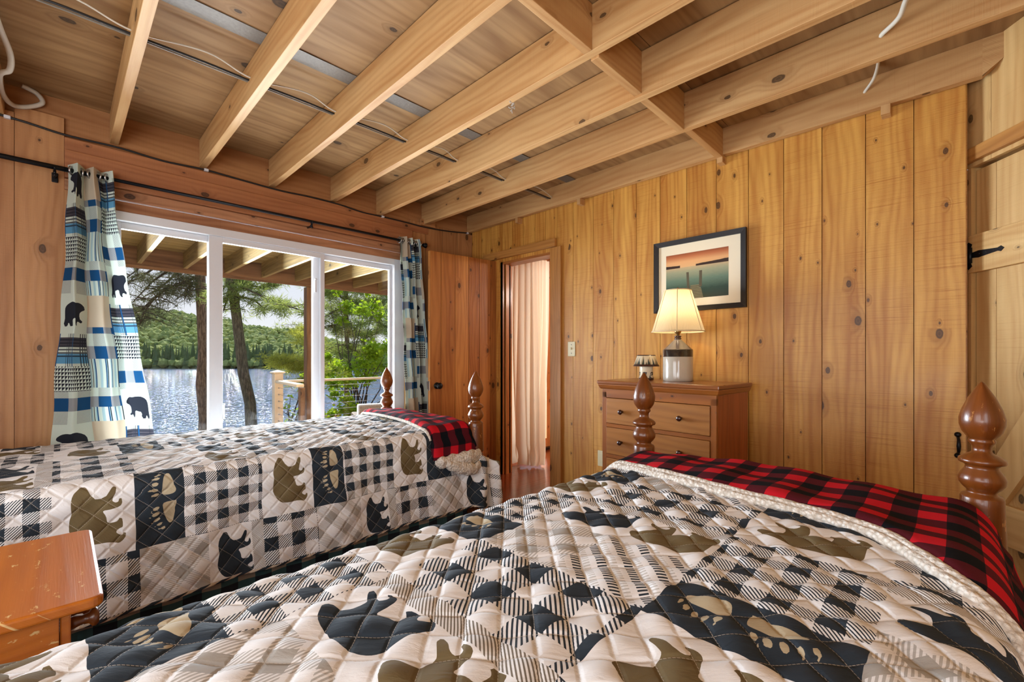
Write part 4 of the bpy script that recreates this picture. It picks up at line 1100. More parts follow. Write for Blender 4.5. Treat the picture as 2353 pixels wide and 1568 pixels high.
# curtain rod and patterned curtains --------------------------------------------
RY, RZ = -.088, 2.040
t = empty('curtain_rod', (-1.9, RY, RZ), 0, 'long thin black curtain rod across the window wall', 'curtain rod')
mb = MB(); mb.tube([(-1.6, 0, 0), (-.80, 0, 0)], .0125, 16); mb.build('thick_tube', M_BLACK, t)
mb = MB(); mb.tube([(-.80, 0, 0), (1.275, 0, 0)], .0095, 16); mb.build('thin_tube', M_BLACK, t)
mb = MB(); mb.lathe([(.010, 0), (.017, .004), (.017, .016), (.022, .02), (.022, .032), (.014, .038)], 18, Matrix.Translation((1.27, 0, 0)) @ Matrix.Rotation(PI/2, 4, 'Y')); mb.build('finial', M_BLACK, t)
for x in (-.955, .33, 1.20):
    mb = MB(); mb.tube([(x, .0865, -.03), (x, .03, -.03), (x, .0, -.022)], .006, 10); mb.box((x-.012, .078, -.055), (x+.012, .0875, -.005), bev=.003)
    mb.tube([(x, math.cos(a)*.0155, math.sin(a)*.0155) for a in [PI*1.05+k*PI*.9/8 for k in range(9)]], .005, 8); mb.tube([(x, 0, -.016), (x, 0, -.036)], .006, 8); mb.sphere((x, 0, -.04), .009, 10); mb.build('bracket', M_BLACK, t)

def curtain(label, topx, botx, z1, W, folds, ucols, seed, amp=.042, ph=0., taper=1.25, group='blue bear print curtains'):
    rnd = random.Random(seed); S = 1.3; res = .01*S
    us = np.arange(0, round(W/res)+1)*res; vs = np.arange(0, round((RZ+.035-z1)/res)+1)*res
    U, V = np.meshgrid(us, vs, indexing='ij')
    t_ = U/W; h = V/vs[-1]
    x0 = topx[0]+(botx[0]-topx[0])*h**taper; x1 = topx[1]+(botx[1]-topx[1])*h**taper
    A = amp*(1-.15*h)
    w = 2*PI*folds*t_+ph
    X = x0+(x1-x0)*(t_+.018*np.sin(2*w)*(1-h*.4))
    Y = RY+A*np.sin(w)*(.9+.1*np.sin(7*t_))-.02*h*np.sin(5*t_+h*2)
    X += .010*np.sin(h*7+t_*5)*h+.004*np.sin(V*16+U*9)
    Y = np.minimum(Y, -.042)
    Z = RZ+.035-V+.0*U
    # print columns: A = bears, B = blue check
    U, V, Wr = U/S, V/S, W/S
    K = C_KINDS.index
    fu = (U[:-1, :-1]+U[1:, 1:])/2; fv = (V[:-1, :-1]+V[1:, 1:])/2
    cw = .20; ci = np.floor((fu+ucols)/cw).astype(int); mi = np.zeros(fu.shape, int); lv = np.mod(fv+np.where(ci % 4 == 0, .0, .26)*(ci % 2 == 0)+.39*(ci % 4 == 2), .52)
    even = ci % 2 == 0
    for lo_, hi_, k in ((0, .16, 'bear'), (.16, .29, 'plaid'), (.29, .39, 'hound'), (.39, .52, 'blue')): mi[even & (lv >= lo_-1e-6) & (lv < hi_)] = K(k)
    lb = np.mod(fv+.0*(ci % 4 == 1)+.26*(ci % 4 == 3), .52)
    for lo_, hi_, k in ((0, .13, 'tan'), (.13, .26, 'blue'), (.26, .38, 'stripe'), (.38, .46, 'blue'), (.46, .52, 'stripe')): mi[~even & (lb >= lo_-1e-6) & (lb < hi_)] = K(k)
    sd = np.full(U.shape, .05)
    bb = np.stack([bc[:, 1], bc[:, 0]], 1)          # standing bear, feet down
    bf = bb*[-1, 1]
    cmin, cmax = int(math.floor(ucols/cw)), int(math.floor((Wr+ucols)/cw))
    for c in range(cmin, cmax+1):
        if c % 2: continue
        cu = (c+.5)*cw-ucols; off0 = 0. if c % 4 == 0 else (.26+.39)
        for r in range(-2, 6):
            cv = r*.52+.085-off0 % .52
            sel = (abs(U-cu) < .12) & (abs(V-cv) < .09)
            if sel.any(): sd[sel] = np.minimum(sd[sel], sdf(U[sel], V[sel], (bf if (r+c) % 2 else bb)*[.155, .135]+[cu, cv]))
    # grommet holes at the header
    keep = np.ones(fu.shape, bool)
    o = grid_obj('curtain', np.stack([X, Y, Z], -1), np.stack([U+.0, V], -1), C_MATS, mi, {'s_dark': sd})
    tag(o, label, 'curtain', group)
    # steel grommets where the rod threads through
    mb = MB(); n = int(folds*2); 
    for k in range(n+1):
        tt = (k*PI-ph)/(2*PI*folds)
        if 0.02 < tt < .98:
            gx = topx[0]+(topx[1]-topx[0])*tt; sl = 1 if k % 2 else -1
            ang = sl*.95
            mb.tube([(gx+math.cos(a)*.021*math.sin(ang)*.5, RY+math.cos(a)*.021, RZ+math.sin(a)*.021) for a in [2*PI*q/20 for q in range(21)]], .0042, 8)
    mb.build('grommet', M_STEEL, o)
    return o
curtain('blue bear patchwork curtain panel left of the window', (-2.805, -2.635), (-2.872, -2.395), .35, .78, 2.5, .0, 3, ph=2.1)
curtain('blue bear patchwork curtain panel right of the window', (-.868, -.66), (-.80, -.52), .30, .78, 3.2, .1, 5, amp=.034, ph=-.6, taper=.8)
# ------------------------------------------------------------------ outside
def leafmat(name, c1, c2, trans=.5, nscale=3.):
    s = NT(name); nz = s.noise(s.obj(), nscale, 2); rn = s.attr('tone')
    return s.bsdf(s.mix(s.mul(s.add(nz, rn), .5), c1, c2), .55, spec=.3, trans=trans)
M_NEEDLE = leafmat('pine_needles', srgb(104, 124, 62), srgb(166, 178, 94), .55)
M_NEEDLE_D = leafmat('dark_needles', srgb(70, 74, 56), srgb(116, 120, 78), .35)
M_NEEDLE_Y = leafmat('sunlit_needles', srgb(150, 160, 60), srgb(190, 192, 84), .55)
M_LEAF = leafmat('maple_leaves', srgb(110, 150, 30), srgb(190, 214, 50), .6)
def barkmat(name, a, b, sc=9.):
    s = NT(name); o = s.obj(); x, y, z = s.sep(o); nz = s.noise(s.comb(s.mul(x, sc*3), s.mul(y, sc*3), s.mul(z, sc*.6)), 1, 4, .65)
    return s.bsdf(s.mix(s.step(nz, .35, .65), a, b), .9, s.bump(nz, .02))
M_BARK = barkmat('pine_bark', srgb(70, 62, 48), srgb(118, 106, 84))
M_BARK_R = barkmat('red_pine_bark', srgb(92, 68, 52), srgb(150, 118, 94))
M_TWIG = plain('twig', srgb(74, 62, 50), .9)

# upper porch deck over the window --------------------------------------------
t = empty('porch_deck', (-.6, 1.6, 2.3), 0, 'weathered upper porch deck with joists seen through the window top', 'porch deck')
T = Matrix.Translation(-Vector(t.location))
mb = MB(); y = .18
while y < 3.2: mb.box((-4.5, y, 2.29), (3.6, y+.134, 2.318), grain=0, M=T); y += .142
mb.build('decking', W_DECK, t)
for k in range(-4, 14):
    x = -2.24+.414*k; mb = MB(); mb.box((x, .16, 2.105), (x+.038, 3.04, 2.289), grain=1, M=T, tone=random.uniform(.1, .7)); mb.build('joist', W_DECK, t)
mb = MB(); mb.box((-4.5, 3.045, 2.085), (3.6, 3.085, 2.289), grain=0, M=T, tone=.9); mb.box((-4.5, 3.087, 2.06), (3.6, 3.125, 2.30), grain=0, M=T, tone=.7); mb.build('rim_beam', W_POST, t)
mb = MB(); mb.box((-4.5, .141, 2.1), (3.6, .158, 2.289), grain=0, M=T, tone=.8); mb.build('ledger', W_DECK, t)

p = along(711, 821, 6.35)
mb = MB(); mb.box((p.x-.058, p.y-.058, -.32), (p.x+.058, p.y+.058, 2.058), grain=2, tone=.3, bev=.006)
tag(mb.build('porch_post', W_POST), 'brown timber post holding up the upper porch deck', 'post')
q = along(693, 821, 6.1); mb = MB(); mb.box((q.x-.03, q.y-.045, -.32), (q.x+.03, q.y+.045, .655), grain=2, tone=.2, bev=.004)
tag(mb.build('rail_post', W_POST), 'short weathered rail post beside the brown timber porch post', 'post')
# lower deck and railing
mb = MB(); y = .2
while y < 4.6: mb.box((-4.4, y, -.35), (4.5, y+.138, -.32), grain=0); y += .142
tag(mb.build('lower_deck', W_DECK), 'weathered board deck outside the window', 'deck')
c = along(638, 821, 7.2)
t = empty('deck_railing', (c.x, c.y, -.32), 0, 'cream deck railing with capped corner post and cable infill', 'railing')
T = Matrix.Translation(-Vector(t.location))
mb = MB(); mb.box((c.x-.064, c.y-.064, -.319), (c.x+.064, c.y+.064, .80), M=T, bev=.004); mb.build('corner_post', M_CREAM, t)
mb = MB(); 
def frus(z0, z1, a, b): mb.hexa([T @ Vector((c.x+i*a, c.y+j*a, z0)) for i, j in ((-1, -1), (1, -1), (1, 1), (-1, 1))]+[T @ Vector((c.x+i*b, c.y+j*b, z1)) for i, j in ((-1, -1), (1, -1), (1, 1), (-1, 1))])
frus(.801, .815, .070, .088); frus(.8155, .83, .09, .09); frus(.8305, .862, .088, .006); mb.build('post_cap', M_CREAM, t)
mb = MB(); mb.box((c.x+.065, c.y-.045, .655), (4.4, c.y+.045, .695), M=T, bev=.01); mb.build('top_rail', M_CREAM, t)
mb = MB(); d2 = (q-c); d2.z = 0; Lr = d2.length; dv = d2.normalized(); nv = Vector((-dv.y, dv.x, 0))
P = []
for z in (.655, .70):
    for a, b in ((.065, -.05), (Lr-.06, -.05), (Lr-.06, .05), (.065, .05)): P.append(T @ (Vector((c.x, c.y, z))+dv*a+nv*b))
mb.hexa(P, bev=.01); mb.build('top_rail', M_CREAM, t)
for k in range(8):
    z = .58-.105*k; mb = MB(); mb.tube([T @ Vector((c.x+.06, c.y, z)), T @ Vector((4.4, c.y, z))], .0035, 5); mb.tube([T @ (Vector((c.x, c.y, z))+dv*.06), T @ (Vector((c.x, c.y, z))+dv*(Lr-.06))], .0035, 5); mb.tube([T @ (Vector((c.x, c.y, z))+dv*.058), T @ (Vector((c.x, c.y, z-.012))+dv*.10)], .008, 6)
    mb.build('cable', M_STEEL, t)
mb = MB(); mb.box((4.35, c.y-.06, -.319), (4.45, c.y+.06, .70), M=T); mb.build('end_post', M_CREAM, t)

# wicker chair back with cushion
w0 = along(862, 821, 5.7)
t = empty('wicker_sofa', (w0.x, w0.y, -.32), R(-20), 'grey wicker outdoor sofa back with tan pillow beyond the far bed', 'sofa')
s = NT('grey_wicker'); x, y, z = s.sep(s.obj()); wv = s.mul(s.add(s.m('SINE', s.mul(s.add(x, y), 420)), s.m('SINE', s.mul(z, 300))), .25)
M_WICK = s.bsdf(s.mix(s.add(.5, wv), srgb(70, 64, 58), srgb(112, 104, 96)), .7, s.bump(wv, .004))
mb = MB(); mb.box((-.22, -.10, .0), (.85, .02, .80), bev=.02); mb.build('back', M_WICK, t)
mb = MB(); mb.box((-.22, .025, .0), (.85, .75, .42), bev=.02); mb.build('seat', M_WICK, t)
mb = MB(); mb.box((-.22, .025, .425), (-.08, .75, .62), bev=.02); mb.build('armrest', M_WICK, t)
mb = MB(); mb.box((-.05, .03, .43), (.84, .74, .52), bev=.03); mb.build('cushion', plain('tan_outdoor_cloth', srgb(196, 164, 118), .9), t, smooth=True)
mb = MB(); mb.sphere((.36, .135, .712), .20, 16, (1, .45, .95)); tag(mb.build('pillow', plain('golden_pillow_cloth', srgb(226, 184, 110), .9)), 'golden tan pillow on the wicker sofa outside', 'pillow')
bpy.data.objects['pillow'].location = t.location; bpy.data.objects['pillow'].rotation_euler = t.rotation_euler

# ground, lake, hill ----------------------------------------------------------
LZ = -6.0
def terrain(name, xs, ys, f, mat):
    X, Y = np.meshgrid(xs, ys, indexing='ij'); Z = f(X, Y)
    return tag(grid_obj(name, np.stack([X, Y, Z], -1), np.stack([X, Y], -1), [mat]), kind='structure')
s = NT('forest_ground'); nz = s.noise(s.obj(), .8, 5); M_GRD = s.bsdf(s.mix(nz, srgb(96, 84, 50), srgb(70, 92, 40)), .95)
terrain('ground', np.linspace(-30, 60, 70), np.linspace(.2, 32, 60), lambda X, Y: -.6-5.9*smooth((Y-1)/19)-.3*np.sin(X*.4)*smooth((Y-2)/6), M_GRD)
s = NT('lake_water'); x, y, z = s.sep(s.obj())
n1 = s.noise(s.comb(s.mul(x, .9), s.mul(y, .9)), 1, 4, .6); n2 = s.noise(s.comb(s.mul(x, 3.2), s.mul(y, 3.2)), 1, 3, .6)
c1 = s.sep(s.noise(s.comb(s.mul(x, 2.6), s.mul(y, 2.2)), 1, 3, .6, color=True)); c2 = s.sep(s.noise(s.comb(s.mul(x, 9.), s.mul(y, 8.)), 1, 2, .6, color=True))
def sl(i): return s.add(s.mul(s.sub(c1[i], .5), 1.5), s.mul(s.sub(c2[i], .5), 1.5))
vm = s.n('VectorMath', operation='NORMALIZE'); s.put(vm.inputs[0], s.comb(sl(0), sl(1), 1.))
M_LAKE = s.bsdf(srgb(80, 104, 136), .05, vm.outputs[0], spec=.5)
mb = MB(); mb.quad([(-700, 12, LZ), (900, 12, LZ), (900, 420, LZ), (-700, 420, LZ)]); tag(mb.build('lake', M_LAKE), kind='structure')

# hill across the lake: ridge follows the sight lines of the photograph's skyline at their real distance
sky_u = [-1500, -400, 0, 200, 290, 350, 400, 440, 470, 520, 600, 660, 705, 780, 860, 930, 1100, 1500]
sky_v = [770, 745, 720, 712, 706, 708, 711, 719, 734, 737, 748, 756, 764, 782, 795, 800, 806, 812]
def hill_z(X, Y):
    dx, dy = X-CAM.x, Y-CAM.y; dep = dx*FW.x+dy*FW.y; sd_ = dx*RT.x+dy*RT.y
    dep = np.maximum(dep, 60); u = CX+FPX*sd_/dep
    rd = 440.; rz = CAM.z+(HY-np.interp(u, sky_u, sky_v))/FPX*rd
    k = smooth((dep-272)/(rd-272)); k2 = np.where(dep > rd, 1-.5*smooth((dep-rd)/300), 1)
    n = 2.5*np.sin(X*.05)*np.sin(Y*.06+1)+1.5*np.sin(X*.11+2)*np.sin(Y*.13)
    return LZ-.4+(rz-7-LZ)*k*k2+n*k
s = NT('hill_floor'); M_HILL = s.bsdf(s.mix(s.noise(s.obj(), .05, 4), srgb(84, 104, 50), srgb(60, 84, 40)), .95)
N = 130
aa = np.linspace(-1.35, .75, N); dd2 = np.linspace(268, 640, 60)
A_, D_ = np.meshgrid(aa, dd2, indexing='ij')
HX = CAM.x+FW.x*D_+RT.x*A_*D_; HYY = CAM.y+FW.y*D_+RT.y*A_*D_
HZ = hill_z(HX, HYY)
tag(grid_obj('hill', np.stack([HX, HYY, HZ], -1), np.stack([HX, HYY], -1), [M_HILL]), kind='structure')
# forest on the hill: thousands of crowns nobody could count
rnd = random.Random(5)
def crowns():
    vs, fs, tn = [], [], []
    bmq = bmesh.new(); bmesh.ops.create_icosphere(bmq, subdivisions=1, radius=1); bv = [v.co.copy() for v in bmq.verts]; bf = [[v.index for v in f.verts] for f in bmq.faces]; bmq.free()
    def blob(c, r, h, t):
        o = len(vs)
        for v in bv:
            k = 1+rnd.uniform(-.22, .22); vs.append((c[0]+v.x*r*k, c[1]+v.y*r*k, c[2]+v.z*h*k))
        for f in bf: fs.append([o+i for i in f]); tn.append(t)
    def cone(c, r, h, t):
        o = len(vs); n = 7; L = 4
        for l in range(L):
            z0 = h*(l/L)*.9; rr = r*(1-l/L*.85)
            for i in range(n): a = 2*PI*i/n+l; vs.append((c[0]+rr*math.cos(a)*rnd.uniform(.7, 1.2), c[1]+rr*math.sin(a)*rnd.uniform(.7, 1.2), c[2]+z0))
            vs.append((c[0], c[1], c[2]+z0+h*.42))
            b = o+l*(n+1)
            for i in range(n): fs.append([b+i, b+(i+1) % n, b+n]); tn.append(t)
    k = 0
    while k < 9500:
        a = rnd.uniform(-.98, .12); d = rnd.uniform(274, 470)
        if rnd.random() < .25: d = rnd.uniform(272, 300)
        x = CAM.x+FW.x*d+RT.x*a*d; y = CAM.y+FW.y*d+RT.y*a*d; z = float(hill_z(np.array([x]), np.array([y]))[0]); k += 1
        if d < 292 and rnd.random() < .3:
            cone((x, y, z), rnd.uniform(1.4, 3.), rnd.uniform(6, 16), rnd.uniform(0, .35))
        else:
            r = rnd.uniform(1.5, 3.2); blob((x, y, z+r*.9+1.2), r, r*rnd.uniform(.8, 1.15), rnd.uniform(.35, 1.))
    return vs, fs, tn
vs, fs, tn = crowns()
me = bpy.data.meshes.new('far_forest'); me.from_pydata(vs, [], fs); at = me.attributes.new('tone', 'FLOAT', 'FACE'); at.data.foreach_set('value', tn)
me.polygons.foreach_set('use_smooth', [False]*len(fs))
s = NT('far_foliage'); tn_ = s.attr('tone'); nz = s.noise(s.obj(), .35, 4, .7); c_ = s.ramp(tn_, [(0., srgb(104, 122, 88)), (.35, srgb(124, 138, 92)), (.45, srgb(168, 182, 106)), (1., srgb(206, 210, 126))])
M_FAR = s.bsdf(s.mix(s.mul(nz, .5), c_, srgb(84, 112, 74)), .9, s.bump(nz, 1.), spec=.1, trans=.3); me.materials.append(M_FAR)
o = bpy.data.objects.new('far_forest', me); COL.objects.link(o); tag(o, 'green forest covering the hill across the lake', 'forest', kind='stuff')

# trees near the shore ---------------------------------------------------------
def clumps(mb, centers, n, ln, wid, rnd, flat=.6, leaf=False):
    for c, r in centers:
        for k in range(n):
            d = Vector((rnd.gauss(0, 1), rnd.gauss(0, 1), rnd.gauss(0, flat))); d.normalize()
            p = Vector(c)+d*r*rnd.uniform(.1, 1.) if leaf else Vector(c)+d*r*.12*rnd.random()
            if leaf:
                a = Vector((rnd.gauss(0, 1), rnd.gauss(0, 1), rnd.gauss(0, .5))).normalized(); b = a.cross(Vector((rnd.gauss(0, 1), rnd.gauss(0, 1), rnd.gauss(0, 1)))).normalized(); l = ln*rnd.uniform(.7, 1.2)
                q = [p, p+a*l*.5+b*wid, p+a*l, p+a*l*.5-b*wid]
                f = mb.bm.faces.new([mb.bm.verts.new(v) for v in q])
            else:
                l = ln*rnd.uniform(.6, 1.15); b = d.cross(Vector((rnd.random(), rnd.random(), rnd.random()))).normalized()*wid
                f = mb.bm.faces.new([mb.bm.verts.new(v) for v in (p-b, p+b, p+d*l)])
            f[mb.tn] = rnd.random()
def tree(name, base, top, r0, r1, bark, label, group=None, cat='tree'):
    t = empty(name, base, 0, label, cat, group); B = Vector(base); T_ = Vector(top)-B; mb = MB(); rnd = random.Random(len(label))
    pts = []; n = 14
    for i in range(n+1):
        k = i/n; pts.append(T_*k+Vector((rnd.uniform(-.3, .3)*r0, rnd.uniform(-.3, .3)*r0, 0)))
    mb.tube(pts, [r0+(r1-r0)*i/n for i in range(n+1)], 12); mb.build('trunk', bark, t, smooth=True)
    return t, B
def branch(t, B, pts, r, tips, mat=None):
    P = [Vector(p)-B for p in pts]; mb = MB(); n = len(P)
    mb.tube(P, [r*(1-.8*i/(n-1)) for i in range(n)], 6); 
    for a, b in tips: mb.tube([Vector(a)-B, (Vector(a)+Vector(b))/2-B+Vector((0, 0, .03)), Vector(b)-B], [r*.35, r*.25, r*.12], 4)
    mb.build('branch', mat or M_TWIG, t)
def bough(px, dep, rnd, twigs, spread):
    """branch given by surveyed points; returns branch points, side twigs and needle centres"""
    pts = [along(u, v, d) for (u, v), d in zip(px, dep)]; tips, cen = [], []
    for i in range(len(pts)-1):
        for k in range(twigs):
            a = pts[i].lerp(pts[i+1], rnd.random()); L_ = spread*rnd.uniform(.5, 1.1)
            b = a+Vector((rnd.gauss(0, .6), rnd.gauss(0, .6), rnd.uniform(-.45, .35)))*L_; tips.append((a, b)); cen.append((b, 1.)); cen.append((a.lerp(b, .6), 1.))
            if rnd.random() < .6: cen.append((b+Vector((rnd.gauss(0, .12), rnd.gauss(0, .12), rnd.gauss(0, .07))), 1.))
    cen.append((pts[-1], 1.))
    return pts, tips, cen
rnd = random.Random(11)
# red pine on the left with bare spreading branches
a = along(471, 1010, 13); b = along(467, 480, 13)
t, B = tree('red_pine', (a.x, a.y, -4.6), (b.x-.1, b.y, 9), .17, .10, M_BARK_R, 'straight reddish pine trunk with spreading dark branches left of the window mullion')
fm = MB()
for px, dep in (([(462, 592), (400, 612), (350, 648), (300, 700)], [13, 12.6, 12.2, 11.8]), ([(462, 606), (410, 625), (370, 660), (318, 690)], [13, 13.2, 13.4, 13.5]), ([(464, 633), (420, 650), (370, 672), (320, 716), (270, 735)], [13, 12.8, 12.5, 12.2, 12]),
                ([(462, 575), (400, 590), (340, 600), (290, 640)], [13, 12.4, 11.8, 11.2]), ([(420, 610), (360, 612), (320, 640), (280, 652)], [12.6, 12.2, 11.8, 11.4]), ([(462, 660), (440, 650), (430, 665), (424, 690)], [13, 12.7, 12.5, 12.3]), ([(390, 655), (350, 690), (330, 720), (322, 745)], [12.6, 12.4, 12.2, 12])):
    pts, tips, cen = bough(px, dep, rnd, 7, .75); branch(t, B, pts, .05, tips); clumps(fm, [(Vector(c)-B, r) for c, r in cen], 26, .17, .006, rnd, .9)
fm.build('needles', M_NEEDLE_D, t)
# leaning white pine in the middle
a = along(578, 975, 11); b = along(527, 630, 11); ab = (a-b)
t, B = tree('white_pine', a+ab*.9, b-ab*1.0, .16, .075, M_BARK, 'leaning white pine trunk rising in front of the lake in the middle window')
fm = MB()
for px, dep, tw in (([(530, 650), (575, 668), (620, 690), (660, 700)], [11, 10.8, 10.6, 10.4], 14), ([(528, 640), (570, 655), (610, 662), (650, 655)], [11, 11.3, 11.6, 12], 14), ([(545, 680), (585, 690), (610, 712), (632, 706)], [11, 11.2, 11.4, 11.5], 9), ([(526, 625), (560, 640), (600, 640), (640, 645)], [11, 11.4, 11.6, 11.8], 14),
                    ([(526, 640), (515, 660), (505, 690)], [11, 10.8, 10.5], 14), ([(640, 700), (670, 706), (700, 716)], [10.4, 10.2, 10], 14), ([(520, 610), (560, 615), (620, 630)], [11, 11.5, 12], 12), ([(530, 660), (518, 700), (508, 730)], [11, 10.8, 10.6], 8)):
    pts, tips, cen = bough(px, dep, rnd, max(2, tw*4//10), .45); branch(t, B, pts, .035, tips); clumps(fm, [(Vector(c)-B, r) for c, r in cen], 30, .16, .007, rnd, .7)
fm.build('needles', M_NEEDLE, t)
# young pine low bough, sunlit, right of it
a = along(760, 1060, 13.5)
# slim pine in the right hand pane
a = along(800, 1000, 14); b = along(793, 560, 14)
t, B = tree('slim_pine', (a.x, a.y, -4.5), (b.x, b.y, 8), .085, .05, M_BARK, 'slim upright pine filling the right hand window pane')
fm = MB()
for px, dep, tw in (([(795, 690), (770, 676), (742, 670)], [14, 13.4, 12.8], 16), ([(796, 720), (830, 690), (880, 700), (930, 730)], [14, 14.3, 14.6, 14.8], 20), ([(796, 745), (760, 748), (735, 752)], [14, 13.5, 13.2], 12), ([(797, 760), (850, 775), (905, 740)], [14, 14.4, 14.8], 18), ([(795, 670), (840, 660), (900, 690)], [14, 14.2, 14.6], 18),
                    ([(798, 790), (760, 800), (730, 812)], [14, 13.6, 13.2], 14), ([(796, 800), (845, 815), (900, 800)], [14, 14.4, 14.8], 18), ([(795, 705), (765, 716), (735, 735)], [14, 13.6, 13.2], 14), ([(797, 775), (830, 742), (870, 735)], [14, 14.6, 15], 14), ([(796, 650), (770, 640), (740, 650)], [14, 13.6, 13.2], 12), ([(800, 830), (840, 850), (900, 850)], [14, 13.6, 13.2], 14), ([(799, 830), (765, 840), (738, 850)], [14, 13.6, 13.2], 12), ([(796, 700), (850, 720), (910, 770)], [14, 13.4, 13], 18)):
    pts, tips, cen = bough(px, dep, rnd, tw*2//3, .7); branch(t, B, pts, .03, tips); clumps(fm, [(Vector(c)-B, r) for c, r in cen], 32, .19, .008, rnd, .7)
fm.build('needles', M_NEEDLE, t)
# sunlit pine sapling reaching past the porch post
a = along(735, 1000, 10.5)
t, B = tree('pine_sapling', (a.x, a.y, -4.2), (a.x+.05, a.y, 2.0), .05, .02, M_BARK, 'yellow green pine sapling behind the timber porch post')
fm = MB()
for px, dep, tw in (([(732, 845), (700, 832), (668, 828), (634, 826)], [10.5, 10.2, 10, 9.8], 16), ([(732, 850), (690, 842), (650, 834)], [10.5, 10.4, 10.3], 18), ([(733, 770), (705, 758), (678, 764)], [10.5, 10.8, 11], 9), ([(732, 800), (712, 780), (690, 775)], [10.5, 10.4, 10.3], 6), ([(734, 870), (700, 872), (680, 880)], [10.5, 10.3, 10.2], 8)):
    pts, tips, cen = bough(px, dep, rnd, tw, .33); branch(t, B, pts, .02, tips); clumps(fm, [(Vector(c)-B, r) for c, r in cen], 30, .12, .006, rnd, .6)
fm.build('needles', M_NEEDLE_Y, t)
# maple saplings with bright leaves
def maple(name, u, dep, spots, label, n, ln=.11, group=None):
    a = along(u, 1010, dep); t = empty(name, (a.x, a.y, -4.0 if dep > 7 else -2), 0, label, 'tree', group); B = Vector(t.location); cen = []
    for k, (x, y, r) in enumerate(spots):
        p = along(x, y, dep+rnd.uniform(-.8, .8)); mid = (Vector((B.x, B.y, -.6))+p)/2+Vector((rnd.uniform(-.2, .2), rnd.uniform(-.2, .2), .1))
        mb = MB(); mb.tube([Vector((0, 0, 0)), Vector((rnd.uniform(-.1, .1), 0, -.6-B.z)), mid-B, p-B], [.03, .024, .012, .004], 6); mb.build('stem', M_TWIG, t)
        R_ = r*dep/FPX; cen.append((p-B, R_))
    fm = MB()
    for c_, r_ in cen: clumps(fm, [(c_, r_)], int(n*(r_/.3)**1.6), ln, ln*.34, rnd, .8, True)
    fm.build('foliage', M_LEAF, t)
maple('maple_sapling', 830, 11.5, [(860, 815, 30), (895, 800, 28), (835, 838, 28), (800, 850, 22), (770, 845, 26), (752, 820, 14), (765, 880, 30), (800, 875, 24), (850, 800, 22), (880, 840, 26), (840, 870, 22), (750, 860, 20)], 'bright green maple sapling above the deck rail in the right hand pane', 230)
maple('maple_sapling', 815, 12.5, [(800, 705, 20), (830, 712, 22), (860, 705, 20), (785, 735, 14), (775, 665, 14), (755, 672, 12), (875, 725, 14), (845, 672, 12)], 'bright green maple leaves higher up across the slim pine', 180)
maple('maple_sapling', 790, 10.5, [(800, 920, 20), (790, 945, 22), (770, 905, 16), (815, 945, 16), (760, 955, 16), (895, 905, 12)], 'bright maple leaves below the deck rail beside the wicker sofa', 220)
maple('shoreline_bush', 665, 9.5, [(668, 912, 8), (660, 935, 10), (675, 950, 10), (690, 900, 8), (640, 938, 5), (665, 965, 12), (690, 945, 10), (696, 862, 9)], 'small leafy shrub behind the cream corner post', 90, .07)

# ------------------------------------------------------------------ sky, sun, window daylight and added fill lights
w = bpy.data.worlds.new('sky'); SC.world = w; w.use_nodes = True; nt = w.node_tree; nt.nodes.clear()
out = nt.nodes.new('ShaderNodeOutputWorld'); bg = nt.nodes.new('ShaderNodeBackground'); tc = nt.nodes.new('ShaderNodeTexCoord'); sx = nt.nodes.new('ShaderNodeSeparateXYZ'); cr = nt.nodes.new('ShaderNodeValToRGB')
nt.links.new(tc.outputs['Generated'], sx.inputs[0]); nt.links.new(sx.outputs[2], cr.inputs[0]); nt.links.new(cr.outputs[0], bg.inputs[0]); nt.links.new(bg.outputs[0], out.inputs[0])
e = cr.color_ramp.elements; e[0].position = 0.; e[0].color = (*srgb(246, 248, 250), 1); e[1].position = .55; e[1].color = (*srgb(150, 186, 232), 1)
k = e.new(.18); k.color = (*srgb(224, 232, 246), 1)
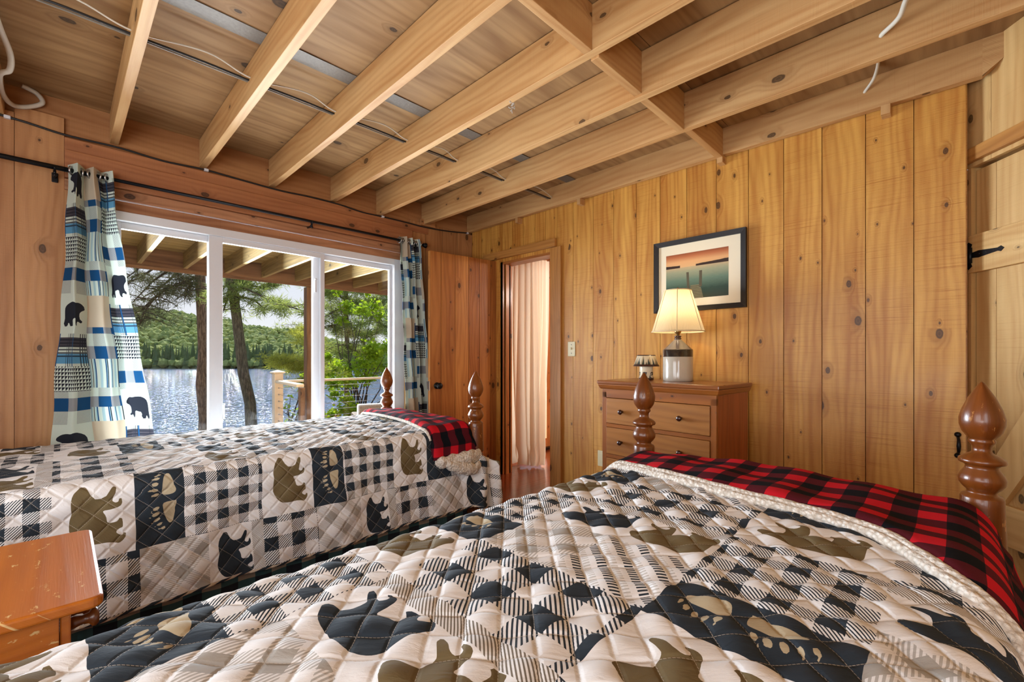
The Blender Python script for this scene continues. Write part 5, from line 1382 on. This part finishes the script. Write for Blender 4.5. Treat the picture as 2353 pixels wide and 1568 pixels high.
bg.inputs[1].default_value = .74
sd = bpy.data.lights.new('sun', 'SUN'); sd.energy = 6.2; sd.angle = R(.6); sd.color = (1, .95, .86)
so = bpy.data.objects.new('sun', sd); COL.objects.link(so)
sdir = Vector((.22, 1.0, .82)).normalized(); so.rotation_euler = sdir.to_track_quat('Z', 'Y').to_euler()
def area(name, loc, aim, size, energy, color):
    d = bpy.data.lights.new(name, 'AREA'); d.shape = 'RECTANGLE'; d.size, d.size_y = size; d.energy = energy; d.color = color
    o = bpy.data.objects.new(name, d); COL.objects.link(o); o.location = loc; o.rotation_euler = (Vector(aim)-Vector(loc)).to_track_quat('-Z', 'Y').to_euler(); return o
area('window_daylight', (-1.55, 2.3, 1.05), (-1.7, -2, .95), (3.2, 1.7), 490, (.78, .89, 1.))
area('deck_bounce_fill', (-1.75, .75, .0), (-1.9, -1.6, 2.3), (2.6, .9), 100, (.94, .97, 1))  # added area light standing in for bounce off deck and lake
area('ceiling_fill_light', (-3.75, -3.3, .8), (-3.2, -2.8, 2.4), (.9, .9), 18, (.96, .98, 1))  # added fill aimed upward to brighten the plywood and joist undersides
area('rear_fill_light', (-3.9, -4.4, 1.35), (-1.2, -1.6, 1.25), (1.3, 1.5), 27, (.86, .93, 1))  # added fill behind the camera; the rear wall has no window
area('left_fill_light', (-4.2, -2.2, 1.3), (-.8, -1.9, 1.3), (1.6, 1.3), 24, (.9, .95, 1))  # added fill from the left side; no window in that wall
area('porch_up_fill', (-.8, 2.3, -.2), (-.8, 2.2, 3), (4.5, 1.6), 22, (1, .95, .84))  # added upward fill that brightens the underside of the porch deck
area('hall_daylight', (.75, .75, 1.1), (.55, -1.2, 1.), (1.0, 1.7), 30, (.92, .96, 1.))
pl = bpy.data.lights.new('hall_fill_light', 'POINT'); pl.energy = 38; pl.color = (1, .93, .84); pl.shadow_soft_size = .12  # added point fill to brighten the next room and its sheer curtain
po = bpy.data.objects.new('hall_fill_light', pl); COL.objects.link(po); po.location = (1.5, -1.9, 1.9)
